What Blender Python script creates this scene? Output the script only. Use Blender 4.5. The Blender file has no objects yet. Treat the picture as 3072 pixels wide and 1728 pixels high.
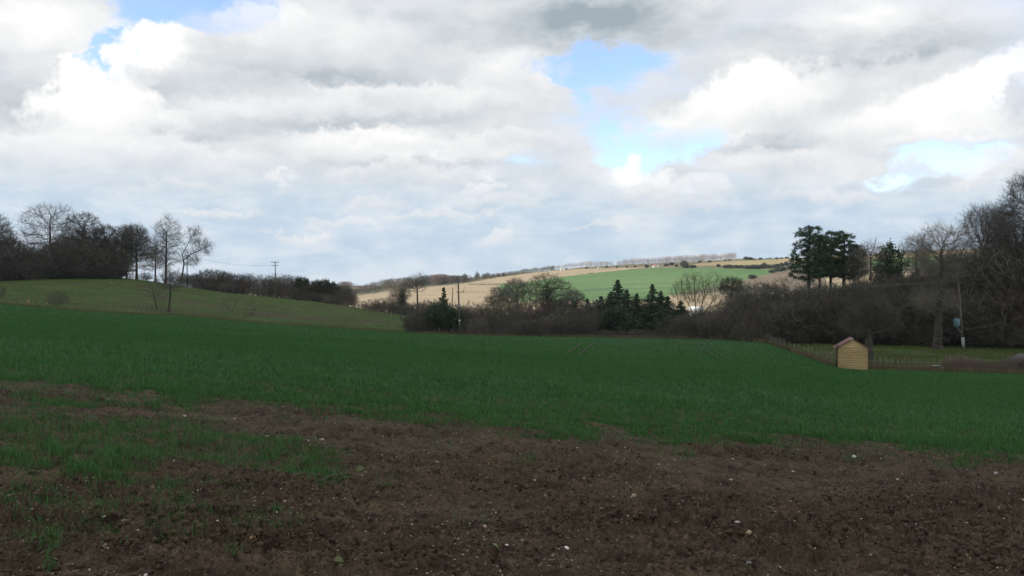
import bpy, math, random
import numpy as np
from mathutils import Vector

SC = bpy.context.scene
COL = SC.collection
F, CU, CV, EYE = 2600.0, 1536.0, 864.0, 1.6      # focal length and centre in photo pixels, eye height in metres
PI = math.pi

# ------------------------------------------------------------------ noise
def _hash(ix, iy, seed):
    h = (ix.astype(np.int64) * 374761393 + iy.astype(np.int64) * 668265263 + seed * 982451653) & 0x7fffffff
    h = ((h ^ (h >> 13)) * 1274126177) & 0x7fffffff
    h = h ^ (h >> 16)
    return (h & 0xffff) / 65535.0
def vnoise(x, y, seed=0):
    x = np.asarray(x, float); y = np.asarray(y, float)
    ix = np.floor(x); iy = np.floor(y)
    fx = x - ix; fy = y - iy
    fx = fx * fx * fx * (fx * (fx * 6 - 15) + 10); fy = fy * fy * fy * (fy * (fy * 6 - 15) + 10)
    a = _hash(ix, iy, seed); b = _hash(ix + 1, iy, seed); c = _hash(ix, iy + 1, seed); d = _hash(ix + 1, iy + 1, seed)
    return (a * (1 - fx) + b * fx) * (1 - fy) + (c * (1 - fx) + d * fx) * fy
def fbm(x, y, octv=4, seed=0, gain=.5):
    s = 0; a = 1; t = 0
    for i in range(octv):
        s = s + a * vnoise(x * 2 ** i + 17.3 * i, y * 2 ** i - 9.1 * i, seed + i); t += a; a *= gain
    return s / t
def sstep(a, b, x):
    t = np.clip((x - a) / (b - a), 0, 1); return t * t * (3 - 2 * t)

# ------------------------------------------------------------------ terrain: measured profiles of the land
TU = np.array([-1700, -400, 0, 250, 400, 560, 700, 830, 1000, 1100, 1200, 1280, 1500, 1800, 2200, 2300, 2400, 2500, 2600, 2800, 3072, 3600, 4800], float)
ED = np.array([115, 125, 130, 138, 142, 148, 150, 150, 150, 150, 150, 149, 145, 140, 125, 108, 90, 78, 75, 73, 71, 68, 62], float)
EV = np.array([880, 903, 912, 934, 943, 948, 963, 973, 984, 990, 997, 1001, 1008, 1012, 1020, 1028, 1066, 1102, 1111, 1116, 1124, 1135, 1160], float)
MD = np.array([160, 178, 180, 185, 185, 190, 200, 195, 195, 190, 180, 170, 165, 155, 150, 130, 112, 108, 105, 103, 100, 95, 90], float)
MV = np.array([868, 873, 875, 876, 878, 893, 912, 925, 941, 953, 964, 985, 993, 998, 1003, 1014, 1026, 1030, 1036, 1040, 1050, 1060, 1075], float)
RD = np.array([210, 222, 226, 230, 230, 240, 250, 240, 232, 222, 205, 200, 200, 195, 190, 172, 155, 150, 150, 150, 145, 140, 140], float)
RV = np.array([850, 845, 843, 833, 835, 862, 881, 893, 912, 928, 945, 962, 978, 984, 988, 996, 1003, 1006, 1010, 1012, 1020, 1030, 1040], float)
BZ = np.array([-4, -4, -4, -4, -4, -5, -7, -10, -12, -13, -13, -13, -13, -13, -13, -13, -13, -13, -12, -12, -12, -12, -12], float)
HV = np.array([866, 866, 866, 865, 865, 864, 864, 863, 861, 859, 856, 851, 825, 800, 779, 778, 775, 770, 764, 754, 744, 730, 715], float)
UG = np.arange(-1700, 4801, 10.0)
def _prep(vals, sig=5):
    g = np.interp(UG, TU, vals); k = np.exp(-.5 * (np.arange(-3 * sig, 3 * sig + 1) / sig) ** 2); k /= k.sum()
    return np.convolve(np.pad(g, 3 * sig, mode='edge'), k, 'valid')
def zpix(v, d): return EYE - (v - CV) / F * d
_ED, _MD, _RD = _prep(ED, 3), _prep(MD), _prep(RD)
_EZ, _MZ, _RZ = zpix(_prep(EV, 3), _ED), zpix(_prep(MV), _MD), zpix(_prep(RV), _RD)
_HV = _prep(HV, 4)
_BZ = _prep(BZ)
_ones = np.ones_like(UG)
KD = np.stack([_ED, _MD, _RD, 310 * _ones, 400 * _ones, 480 * _ones, 850 * _ones, 1300 * _ones, 1700 * _ones, 2600 * _ones], 1)
_hz = zpix(_HV, 1300)
KZ = np.stack([_EZ, _MZ, _RZ, _BZ, -17 * _ones, zpix(938, 480) * _ones, zpix(938 * .42 + _HV * .58, 850), _hz, _hz - 22, _hz - 90], 1)
def edge_d(u): return np.interp(u, UG, _ED)
def height(x, y):
    """ground height of the smooth land at world x, y (arrays)"""
    x = np.atleast_1d(np.asarray(x, float)); y = np.maximum(np.atleast_1d(np.asarray(y, float)), .3)
    dx = np.clip(x / y, -1.24, 1.25); u = CU + dx * F; d = y
    e = np.interp(u, UG, _ED); ez = np.interp(u, UG, _EZ)
    s0 = -.07 * dx - .045
    c = (ez - s0 * e) / e ** 2
    z1 = s0 * d + c * d * d
    D = np.stack([np.interp(u, UG, KD[:, k]) for k in range(KD.shape[1])], 1)
    Z = np.stack([np.interp(u, UG, KZ[:, k]) for k in range(KD.shape[1])], 1)
    h = np.diff(D, axis=1); m = np.diff(Z, axis=1) / h
    sl = np.zeros_like(D)
    w = (m[:, :-1] * m[:, 1:] > 0)
    with np.errstate(divide='ignore', invalid='ignore'):
        hm = 2 * m[:, :-1] * m[:, 1:] / (m[:, :-1] + m[:, 1:])
    sl[:, 1:-1] = np.where(w, hm, 0)
    sl[:, 0] = s0 + 2 * c * e; sl[:, -1] = m[:, -1]
    k = np.clip((d[:, None] >= D).sum(1) - 1, 0, D.shape[1] - 2)
    r = np.arange(len(d))
    t = np.clip((d - D[r, k]) / h[r, k], 0, 1); hh = h[r, k]
    z2 = ((2 * t ** 3 - 3 * t ** 2 + 1) * Z[r, k] + (t ** 3 - 2 * t ** 2 + t) * hh * sl[r, k]
          + (-2 * t ** 3 + 3 * t ** 2) * Z[r, k + 1] + (t ** 3 - t ** 2) * hh * sl[r, k + 1])
    z = np.where(d < e, z1, z2)
    bump = (fbm(x / 19, y / 19, 3, 5) - .5) * .45 * sstep(0, 25, d - e) * (1 + 6 * sstep(400, 800, d))
    return z + bump
def hgt(x, y): return float(height(x, y)[0])
def gpt(u, d):
    x = (u - CU) / F * d
    return Vector((x, d, hgt(x, d)))
def gpix(x, y, z):
    return CU + F * x / y, CV + F * (EYE - z) / y
def ground_at(u, v, d0, d1):
    """farthest visible ground point on bearing u whose sight line is v"""
    d = np.linspace(d0, d1, 900); x = (u - CU) / F * d
    vv = CV + F * (EYE - height(x, d)) / d
    i = np.argmin(np.abs(vv - v)); return Vector((x[i], d[i], hgt(x[i], d[i])))

# ------------------------------------------------------------------ photo-measured outlines
CROPB = np.array([(-900, 1100), (-300, 1140), (0, 1160), (150, 1160), (300, 1175), (450, 1195), (600, 1210), (750, 1215), (900, 1230), (1080, 1240), (1200, 1252), (1350, 1275), (1500, 1283), (1640, 1300), (1760, 1312), (1850, 1300), (1950, 1318), (2030, 1335), (2200, 1345), (2300, 1335), (2450, 1325), (2600, 1335), (2750, 1350), (2850, 1365), (3072, 1372), (3500, 1385), (4200, 1420)], float)
PATCH = [  # centre, radii, strength of the grass tufts growing on the bare headland
    (110, 1335, 330, 130, .95), (420, 1335, 270, 90, .95), (720, 1358, 220, 68, 1.), (930, 1395, 135, 50, .95), (230, 1215, 190, 18, .55), (600, 1290, 120, 30, .7), (330, 1420, 200, 45, .8), (60, 1190, 130, 14, .55),
    (1575, 1385, 65, 24, .7), (2060, 1340, 150, 22, .7), (1720, 1318, 150, 20, .7), (150, 1655, 42, 55, .38), (1150, 1455, 45, 18, .55), (520, 1468, 60, 22, .5), (560, 1512, 40, 18, .5),
    (2880, 1392, 110, 16, .5), (830, 1545, 20, 18, .5), (700, 1675, 60, 30, .22), (2580, 1385, 60, 16, .4), (60, 1480, 150, 40, .4), (960, 1450, 80, 22, .6), (1380, 1340, 150, 22, .25), (2120, 1500, 200, 40, .12), (500, 1580, 420, 90, .16), (250, 1520, 300, 60, .25), (150, 1600, 200, 60, .2), (620, 1480, 200, 40, .3), (1500, 1560, 300, 70, .05), (-500, 1330, 450, 120, .9)]
def grass_density(x, y):
    z = height(x, y); u, v = gpix(x, y, z)
    n = fbm(x * 1.3, y * 1.3, 4, 31) - .5
    n2 = fbm(x * .45, y * .45, 3, 77) - .5
    b = np.interp(u, CROPB[:, 0], CROPB[:, 1])
    n3 = fbm(x * 4.5, y * 4.5, 3, 131) - .5
    den = sstep(26, -20, v - b + n * 95 + n3 * 60)
    den = np.maximum(den, .30 * sstep(110, 5, v - b + n * 130) * sstep(-.02, .16, n3 + .4 * n2))
    for (cu, cv, ru, rv, s) in PATCH:
        q = np.sqrt(((u - cu) / ru) ** 2 + ((v - cv) / rv) ** 2) + n * 1.3 + n2 * .6
        den = np.maximum(den, s * sstep(1.15, .55, q))
    return den
ROUGH = [(560, 1600, 520, 70), (1950, 1600, 330, 120), (2750, 1560, 380, 110), (1600, 1440, 300, 40), (900, 1480, 250, 50), (2350, 1375, 300, 30), (200, 1490, 260, 45), (1350, 1690, 300, 40), (3000, 1650, 250, 90)]
def soil_relief(x, y):
    z = height(x, y); u, v = gpix(x, y, z)
    rough = .46 + 0 * u
    for (cu, cv, ru, rv) in ROUGH:
        rough = np.maximum(rough, (.46 + .42 * sstep(1.7, .2, np.sqrt(((u - cu) / ru) ** 2 + ((v - cv) / rv) ** 2))))
    rough = np.clip(rough + 1.1 * (fbm(x * .9, y * 1.5, 4, 3) - .5), .10, 1.2)
    big = (fbm(x * .9 + 5, y * 1.6, 3, 11) - .5) * .15
    wx = x + .12 * (vnoise(x * 5, y * 5, 81) - .5); wy = y + .12 * (vnoise(x * 5 + 9, y * 5, 82) - .5)
    clod = np.abs(fbm(wx * 5.5, wy * 5.5, 4, 23, .6) - .5) * 2
    clod = (1 - clod) ** 2
    clod2 = (1 - np.abs(fbm(wx * 13, wy * 13, 3, 43, .6) - .5) * 2) ** 2
    fine = fbm(x * 38, y * 38, 2, 57) - .5
    rel = big + rough * (.13 * clod + .075 * clod2 - .10) + .024 * fine * (.5 + rough)
    return rel * sstep(17.5, 13.5, y)
def soil_z(x, y): return height(x, y) + soil_relief(x, y)

# ------------------------------------------------------------------ objects
def tag(o, label=None, cat=None, group=None, kind=None):
    if label: o['label'] = label
    if cat: o['category'] = cat
    if group: o['group'] = group
    if kind: o['kind'] = kind
    return o
def link(name, data, parent=None):
    o = bpy.data.objects.new(name, data); COL.objects.link(o)
    if parent is not None: o.parent = parent
    return o
def thing(name, label, cat, loc, rz=0, group=None):
    o = link(name, None); o.location = loc; o.rotation_euler = (0, 0, rz); o.empty_display_size = .3
    return tag(o, label, cat, group)
def np_mesh(name, verts, quads=None, tris=None, mat=None, smooth=False):
    me = bpy.data.meshes.new(name)
    verts = np.asarray(verts, np.float32).reshape(-1, 3)
    q = np.zeros((0, 4), np.int32) if quads is None else np.asarray(quads, np.int32).reshape(-1, 4)
    t = np.zeros((0, 3), np.int32) if tris is None else np.asarray(tris, np.int32).reshape(-1, 3)
    me.vertices.add(len(verts)); me.vertices.foreach_set('co', verts.ravel())
    loops = np.concatenate([q.ravel(), t.ravel()]).astype(np.int32)
    me.loops.add(len(loops)); me.loops.foreach_set('vertex_index', loops)
    n = len(q) + len(t)
    st = np.concatenate([np.arange(len(q)) * 4, len(q) * 4 + np.arange(len(t)) * 3]).astype(np.int32)
    me.polygons.add(n); me.polygons.foreach_set('loop_start', st)
    if smooth: me.polygons.foreach_set('use_smooth', np.ones(n, bool))
    me.update(calc_edges=True); me.validate()
    if mat: me.materials.append(mat)
    return me
class MB:
    """collects boxes and tubes into one mesh"""
    def __init__(s): s.v = []; s.q = []; s.t = []; s.n = 0
    def add(s, v, q=(), t=()):
        s.v.append(np.asarray(v, float).reshape(-1, 3))
        if len(q): s.q.append(np.asarray(q, int).reshape(-1, 4) + s.n)
        if len(t): s.t.append(np.asarray(t, int).reshape(-1, 3) + s.n)
        s.n += len(s.v[-1]); return s
    def box(s, c, size, rot=None):
        c = np.array(c, float); h = np.array(size, float) / 2
        v = np.array([[i, j, k] for i in (-1, 1) for j in (-1, 1) for k in (-1, 1)], float) * h
        if rot is not None: v = v @ np.array(rot).T
        return s.add(v + c, [(0, 1, 3, 2), (4, 6, 7, 5), (0, 4, 5, 1), (2, 3, 7, 6), (0, 2, 6, 4), (1, 5, 7, 3)])
    def tube(s, pts, rad, k=8, cap=True):
        pts = np.array(pts, float); n = len(pts); rad = np.broadcast_to(rad, n)
        vs = []
        for i in range(n):
            t = pts[min(i + 1, n - 1)] - pts[max(i - 1, 0)]; t = t / (np.linalg.norm(t) + 1e-9)
            a = np.cross(t, [0, 0, 1.] if abs(t[2]) < .9 else [1., 0, 0]); a /= np.linalg.norm(a); b = np.cross(t, a)
            for j in range(k):
                w = 2 * PI * j / k; vs.append(pts[i] + rad[i] * (math.cos(w) * a + math.sin(w) * b))
        q = [(i * k + j, i * k + (j + 1) % k, (i + 1) * k + (j + 1) % k, (i + 1) * k + j) for i in range(n - 1) for j in range(k)]
        t = []
        if cap:
            for j in range(1, k - 1): t += [(0, j + 1, j), ((n - 1) * k, (n - 1) * k + j, (n - 1) * k + j + 1)]
        return s.add(vs, q, t)
    def mesh(s, name, mat=None, smooth=False):
        return np_mesh(name, np.concatenate(s.v), np.concatenate(s.q) if s.q else None, np.concatenate(s.t) if s.t else None, mat, smooth)
    def build(s, name, mat, parent=None, smooth=False): return link(name, s.mesh(name, mat, smooth), parent)

# ------------------------------------------------------------------ materials
def mat(name, cols, scale=3., detail=4., rough=.9, bump=0., bscale=20., coord='Object', island=0., objvar=0., stretch=None, spec=.2, translucent=0., layers=()):
    m = bpy.data.materials.new(name); m.use_nodes = True
    nt = m.node_tree; N = nt.nodes; L = nt.links
    b = N['Principled BSDF']; b.inputs['Roughness'].default_value = rough; b.inputs['Specular IOR Level'].default_value = spec
    if coord == 'World':
        g = N.new('ShaderNodeNewGeometry'); vec = g.outputs['Position']
    else:
        g = N.new('ShaderNodeTexCoord'); vec = g.outputs['Object']
    if stretch:
        mp = N.new('ShaderNodeMapping'); mp.inputs['Scale'].default_value = stretch; L.new(vec, mp.inputs['Vector']); vec = mp.outputs[0]
    nz = N.new('ShaderNodeTexNoise'); nz.inputs['Scale'].default_value = scale; nz.inputs['Detail'].default_value = detail; nz.inputs['Roughness'].default_value = .6
    L.new(vec, nz.inputs['Vector'])
    rp = N.new('ShaderNodeValToRGB'); L.new(nz.outputs['Fac'], rp.inputs['Fac'])
    el = rp.color_ramp.elements
    while len(el) < len(cols): el.new(.5)
    for i, c in enumerate(cols):
        el[i].position = .3 + .4 * i / max(len(cols) - 1, 1); el[i].color = (*c, 1)
    out = rp.outputs['Color']
    for (c, sc, lo, hi, st) in layers:              # patches of another colour of the ground itself
        n2 = N.new('ShaderNodeTexNoise'); n2.inputs['Scale'].default_value = sc; n2.inputs['Detail'].default_value = 5
        v2 = vec
        if st:
            mp = N.new('ShaderNodeMapping'); mp.inputs['Scale'].default_value = st; L.new(vec, mp.inputs['Vector']); v2 = mp.outputs[0]
        L.new(v2, n2.inputs['Vector'])
        mr = N.new('ShaderNodeMapRange'); mr.inputs['From Min'].default_value = lo; mr.inputs['From Max'].default_value = hi; L.new(n2.outputs['Fac'], mr.inputs['Value'])
        mx = N.new('ShaderNodeMix'); mx.data_type = 'RGBA'; L.new(mr.outputs[0], mx.inputs['Factor']); L.new(out, mx.inputs['A']); mx.inputs['B'].default_value = (*c, 1)
        out = mx.outputs['Result']
    if island or objvar:
        hs = N.new('ShaderNodeHueSaturation'); L.new(out, hs.inputs['Color']); out = hs.outputs['Color']
        if island: src = N.new('ShaderNodeNewGeometry').outputs['Random Per Island']; amt = island
        else: src = N.new('ShaderNodeObjectInfo').outputs['Random']; amt = objvar
        mr = N.new('ShaderNodeMapRange'); mr.inputs['To Min'].default_value = 1 - amt; mr.inputs['To Max'].default_value = 1 + amt; L.new(src, mr.inputs['Value']); L.new(mr.outputs[0], hs.inputs['Value'])
        mh = N.new('ShaderNodeMapRange'); mh.inputs['To Min'].default_value = .5 - amt * .05; mh.inputs['To Max'].default_value = .5 + amt * .05; L.new(src, mh.inputs['Value']); L.new(mh.outputs[0], hs.inputs['Hue'])
    L.new(out, b.inputs['Base Color'])
    if bump:
        n3 = N.new('ShaderNodeTexNoise'); n3.inputs['Scale'].default_value = bscale; n3.inputs['Detail'].default_value = 5; L.new(vec, n3.inputs['Vector'])
        bp = N.new('ShaderNodeBump'); bp.inputs['Strength'].default_value = 1; bp.inputs['Distance'].default_value = bump; L.new(n3.outputs['Fac'], bp.inputs['Height']); L.new(bp.outputs[0], b.inputs['Normal'])
    if translucent:
        tr = N.new('ShaderNodeBsdfTranslucent'); L.new(out, tr.inputs['Color']); mxs = N.new('ShaderNodeMixShader'); mxs.inputs[0].default_value = translucent
        L.new(b.outputs[0], mxs.inputs[1]); L.new(tr.outputs[0], mxs.inputs[2]); L.new(mxs.outputs[0], N['Material Output'].inputs['Surface'])
    return m

M = {}
M['soil'] = mat('soil', [(.033, .0230, .0132), (.080, .0570, .0350), (.116, .084, .053)], 3.2, 9, .95, .03, 45, 'World', layers=[((.132, .094, .058), .9, .54, .74, (1, 2, 1)), ((.026, .018, .011), 6, .56, .66, None), ((.046, .031, .017), 38, .50, .64, None), ((.15, .108, .068), 75, .60, .72, None), ((.150, .108, .068), 14, .60, .70, None)])
M['clod'] = mat('clod', [(.028, .0195, .0112), (.069, .049, .030), (.108, .078, .049)], 9, 6, .95, .006, 90, 'World', island=.3)
M['field'] = mat('crop_ground', [(.017, .056, .015), (.022, .068, .018), (.028, .076, .021)], .35, 6, .95, .05, 4, 'World')
M['crop'] = mat('crop_blade', [(.031, .115, .020), (.048, .148, .027)], .12, 5, .6, coord='World', island=.28, spec=.3)
M['pasture'] = mat('pasture', [(.032, .074, .007), (.046, .091, .009), (.068, .090, .016)], .12, 7, .95, .1, 2.5, 'World', layers=[((.072, .056, .033), .05, .51, .68, (.45, 1.5, 1)), ((.090, .082, .040), .5, .55, .72, None), ((.030, .050, .010), 1.6, .55, .7, None)])
M['wood_floor'] = mat('wood_floor', [(.04, .034, .022), (.06, .05, .03), (.055, .075, .025)], .3, 6, .95, .05, 3, 'World')
M['paddock'] = mat('paddock', [(.030, .058, .008), (.046, .072, .013), (.074, .070, .026)], .3, 6, .95, .08, 3, 'World')
M['scrub'] = mat('hill_scrub', [(.10, .11, .055), (.15, .135, .08), (.20, .17, .105)], .02, 7, .95, .2, .5, 'World')
M['stubble'] = mat('stubble', [(.31, .24, .15), (.35, .275, .18), (.375, .30, .20)], .012, 6, .95, .1, 1, 'World', layers=[((.29, .235, .14), .02, .5, .7, (.4, 2, 1))])
M['far_green'] = mat('far_green', [(.075, .150, .050), (.095, .175, .060), (.125, .195, .072)], .006, 5, .95, coord='World', layers=[((.165, .215, .090), .012, .54, .68, (.25, 1.6, 1)), ((.060, .125, .055), .01, .56, .72, (.5, 1, 1))])
M['plough'] = mat('plough', [(.145, .11, .075), (.18, .14, .095)], .02, 5, .95, coord='World')
M['pale_grass'] = mat('pale_hill_grass', [(.26, .20, .105), (.32, .25, .14), (.24, .23, .10)], .015, 6, .95, coord='World')
M['track'] = mat('wheel_track', [(.040, .042, .022), (.058, .047, .028)], 1, 4, .95, coord='World')
M['pasture_blade'] = mat('pasture_blade', [(.040, .078, .012), (.060, .096, .016), (.095, .096, .034)], .15, 5, .9, coord='World', island=.3)
M['dry'] = mat('dry_grass', [(.10, .084, .044), (.16, .13, .075)], .4, 4, .9, coord='World', island=.3)
M['bark'] = mat('bark', [(.036, .030, .024), (.066, .055, .043), (.085, .076, .056)], 1.5, 6, .95, .01, 12, objvar=.25)
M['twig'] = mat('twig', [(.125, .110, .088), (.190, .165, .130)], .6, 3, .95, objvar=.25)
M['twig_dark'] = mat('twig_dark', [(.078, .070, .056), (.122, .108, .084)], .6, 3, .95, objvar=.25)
M['twig_green'] = mat('twig_green', [(.105, .110, .064), (.155, .155, .096)], .6, 3, .95, objvar=.2)
M['twig_red'] = mat('twig_red', [(.115, .066, .052), (.165, .095, .072)], .6, 3, .95, objvar=.2)
M['twig_far'] = mat('twig_far', [(.150, .120, .095), (.20, .165, .13)], .1, 3, .95, objvar=.3)
M['twig_far_red'] = mat('twig_far_red', [(.20, .125, .095), (.24, .155, .12)], .1, 3, .95, objvar=.2)
M['twig_far_green'] = mat('twig_far_green', [(.10, .105, .058), (.13, .13, .075)], .1, 3, .95, objvar=.2)
M['poplar'] = mat('poplar_twig', [(.42, .345, .32), (.52, .44, .41)], .1, 3, .95, objvar=.15)
M['pine'] = mat('pine_needle', [(.042, .076, .038), (.062, .106, .052), (.084, .136, .066)], .5, 4, .7, island=.35)
M['spruce'] = mat('spruce_needle', [(.044, .072, .040), (.064, .098, .052)], .6, 4, .75, island=.35)
M['ivy'] = mat('ivy_leaf', [(.036, .050, .026), (.060, .078, .038)], .8, 4, .6, island=.4)
M['far_dark'] = mat('far_evergreen', [(.035, .048, .030), (.055, .068, .042)], .2, 4, .9, objvar=.2)
M['bramble'] = mat('bramble', [(.17, .125, .098), (.24, .185, .145)], .7, 3, .95, objvar=.2)
M['board'] = mat('shed_board', [(.42, .295, .135), (.53, .38, .185), (.61, .45, .23)], 1.2, 5, .8, .003, 30, stretch=(1, 1, 9), layers=[((.34, .20, .10), 1.6, .58, .72, (1, 1, 3)), ((.28, .21, .11), 3.5, .56, .68, (1, 1, 6))])
M['timber_dark'] = mat('timber_dark', [(.07, .055, .04), (.12, .095, .07)], 3, 4, .9)
M['timber_post'] = mat('timber_post', [(.13, .105, .075), (.20, .165, .12)], 3, 4, .9)
M['red_roof'] = mat('red_roof', [(.14, .050, .045), (.18, .066, .058)], 2, 4, .6)
M['red_bright'] = mat('red_bright', [(.5, .10, .06), (.6, .14, .08)], 2, 3, .6)
M['white'] = mat('white_paint', [(.68, .68, .66), (.82, .82, .8)], 3, 4, .6)
M['pole'] = mat('pole_timber', [(.105, .085, .064), (.165, .132, .100)], 2, 5, .9, stretch=(1, 1, .2))
M['pole_dark'] = mat('pole_dark', [(.06, .05, .042), (.1, .08, .065)], 2, 5, .9, stretch=(1, 1, .2))
M['steel'] = mat('galvanised', [(.26, .28, .29), (.36, .38, .39)], 3, 3, .5)
M['blue_grey'] = mat('blue_grey_metal', [(.12, .20, .24), (.17, .26, .30)], 3, 3, .5)
M['ceramic'] = mat('ceramic', [(.10, .07, .06), (.14, .1, .08)], 5, 2, .3)
M['wire'] = mat('weathered_wire', [(.14, .24, .20), (.17, .28, .24)], 3, 2, .6)
M['grey_roof'] = mat('grey_roof', [(.07, .07, .07), (.11, .11, .11)], 2, 4, .8)
M['flint_white'] = mat('flint_white', [(.38, .35, .30), (.58, .55, .50), (.72, .70, .66)], 14, 4, .7, objvar=.25)
M['flint_tan'] = mat('flint_tan', [(.24, .175, .11), (.40, .31, .21)], 14, 4, .75, objvar=.25)
M['flint_orange'] = mat('flint_orange', [(.30, .17, .08), (.40, .25, .13)], 14, 4, .7, objvar=.2)
M['flint_grey'] = mat('flint_grey', [(.17, .17, .18), (.36, .36, .38)], 16, 4, .6, objvar=.2)
M['pebble'] = mat('pebble', [(.20, .155, .11), (.50, .44, .36)], 30, 3, .8, coord='World', island=.5)
M['straw'] = mat('straw', [(.13, .10, .06), (.22, .175, .105)], 9, 3, .8, coord='World', island=.4)
M['weed'] = mat('weed_leaf', [(.075, .11, .035), (.13, .16, .06)], 20, 3, .6, objvar=.3)
M['cloud'] = mat('cloud', [(.85, .85, .85), (.95, .95, .95)], .01, 3, 1.)

# ------------------------------------------------------------------ the land
def grid_faces(nr, nc):
    i = np.arange(nr - 1)[:, None] * nc + np.arange(nc - 1)[None, :]
    return np.stack([i, i + 1, i + nc + 1, i + nc], -1).reshape(-1, 4)
# bare headland soil at the edge of the field
US = np.arange(-800, 3900, 3.2)
DR = np.concatenate([np.linspace(.9, 3.9, 40), 1 / np.linspace(1 / 4.0, 1 / 19.2, 470)])
gx = (US[None, :] - CU) / F * DR[:, None]; gy = np.broadcast_to(DR[:, None], gx.shape)
gz = soil_z(gx.ravel(), gy.ravel())
tag(link('bare_soil', np_mesh('bare_soil', np.stack([gx.ravel(), gy.ravel(), gz], 1), grid_faces(len(DR), len(US)), None, M['soil'], True)), kind='structure')
# cropped field falling away to the hedge
US = np.arange(-1680, 4780, 12.0)
ed = edge_d(US); T = np.linspace(0, 1, 130)[:, None]
dd = 1 / ((1 / 18.2) * (1 - T) + (1 / ed[None, :]) * T)
gx = (US[None, :] - CU) / F * dd
gz = height(gx.ravel(), dd.ravel()) - np.where(dd.ravel() < 19.5, .012, 0)
tag(link('crop_field', np_mesh('crop_field', np.stack([gx.ravel(), dd.ravel(), gz], 1), grid_faces(130, len(US)), None, M['field'], True)), kind='structure')
# land beyond the field, split by what grows on it
US = np.arange(-1680, 4780, 6.0)
ed = edge_d(US)
T = np.concatenate([np.linspace(0, 1, 80) ** 1.15])[:, None]
d1 = ed[None, :] * (1 - T) + 310 * T
d2 = np.concatenate([np.linspace(325, 480, 14), np.linspace(486, 1300, 170), np.linspace(1330, 2600, 14)])[:, None] * np.ones_like(US)[None, :]
dd = np.concatenate([d1, d2]); gx = (US[None, :] - CU) / F * dd
gz = height(gx.ravel(), dd.ravel()).reshape(dd.shape)
uu = np.broadcast_to(US[None, :], dd.shape); vv = CV + F * (EYE - gz) / dd
def inpoly(px, py, poly):
    r = np.zeros(px.shape, bool); n = len(poly)
    for i in range(n):
        x1, y1 = poly[i]; x2, y2 = poly[(i + 1) % n]
        c = ((y1 > py) != (y2 > py)) & (px < (x2 - x1) * (py - y1) / (y2 - y1 + 1e-9) + x1); r ^= c
    return r
fc = lambda a: (a[:-1, :-1] + a[1:, :-1] + a[:-1, 1:] + a[1:, 1:]) / 4
fu, fv, fd = fc(uu), fc(vv), fc(dd)
jig = (fbm(fu / 40, fd / 60, 3, 8) - .5)
cls = np.full(fu.shape, 'hillside', dtype=object)
ede = np.interp(fu, UG, _ED); mde = np.interp(fu, UG, _MD)
near = fd < 420
cls[near] = 'wood_floor'
cls[near & (fu < 1245 + 30 * jig)] = 'pasture'
cls[near & (fu > 2235) & (fd < mde + 3 + 8 * jig)] = 'paddock'
far = (fd > 470) & (fd < 1310)
stub = [(980, 896), (1060, 889), (1130, 879), (1250, 865), (1390, 851), (1505, 831), (1640, 814), (1720, 808), (1840, 804), (1930, 801), (1930, 803.5), (1850, 812), (1750, 822), (1680, 831), (1612, 842), (1500, 854), (1490, 878), (1560, 905), (1980, 905), (1995, 888), (2100, 880), (2260, 872), (2420, 880), (2420, 945), (900, 945), (900, 905)]
green = [(1500, 854), (1612, 842.5), (1680, 831.5), (1750, 822.5), (1850, 812.5), (1950, 804.5), (2060, 804), (2150, 804.5), (2330, 808.5), (2322, 818), (2232, 839), (2150, 858), (2010, 884), (1990, 900), (1560, 905), (1490, 878)]
verge = [(1400, 851), (1480, 851), (1570, 847), (1600, 848), (1500, 855), (1410, 855)]
plough = [(2232, 839.5), (2322, 818.5), (2400, 812), (2480, 812), (2480, 860), (2400, 872), (2256, 869)]
pale = [(2070, 797), (2100, 789), (2205, 783), (2380, 776), (2640, 763), (2800, 754), (3100, 743), (3100, 757), (2800, 768), (2640, 776), (2380, 790), (2200, 797)]
rgreen = [(2600, 779), (2800, 770), (3100, 758), (3100, 790), (2850, 800), (2620, 803)]
rtan = [(2480, 830), (2640, 822), (2800, 818), (3100, 805), (3100, 850), (2480, 862)]
for poly, nm in ((stub, 'stubble_field'), (green, 'green_field'), (verge, 'hillside'), (plough, 'ploughed_field'), (pale, 'pale_hill_grass'), (rgreen, 'green_field'), (rtan, 'stubble_field')):
    cls[far & inpoly(fu, fv, poly)] = nm
nr, nc = dd.shape
Q = grid_faces(nr, nc); V = np.stack([gx.ravel(), dd.ravel(), gz.ravel()], 1); flat = cls.ravel()
for nm, mm in (('pasture', 'pasture'), ('paddock', 'paddock'), ('wood_floor', 'wood_floor'), ('hillside', 'scrub'), ('stubble_field', 'stubble'), ('green_field', 'far_green'), ('ploughed_field', 'plough'), ('pale_hill_grass', 'pale_grass')):
    q = Q[flat == nm]; ids = np.unique(q); remap = np.zeros(len(V), int); remap[ids] = np.arange(len(ids))
    tag(link(nm, np_mesh(nm, V[ids], remap[q], None, M[mm], True)), kind='structure')
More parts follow.
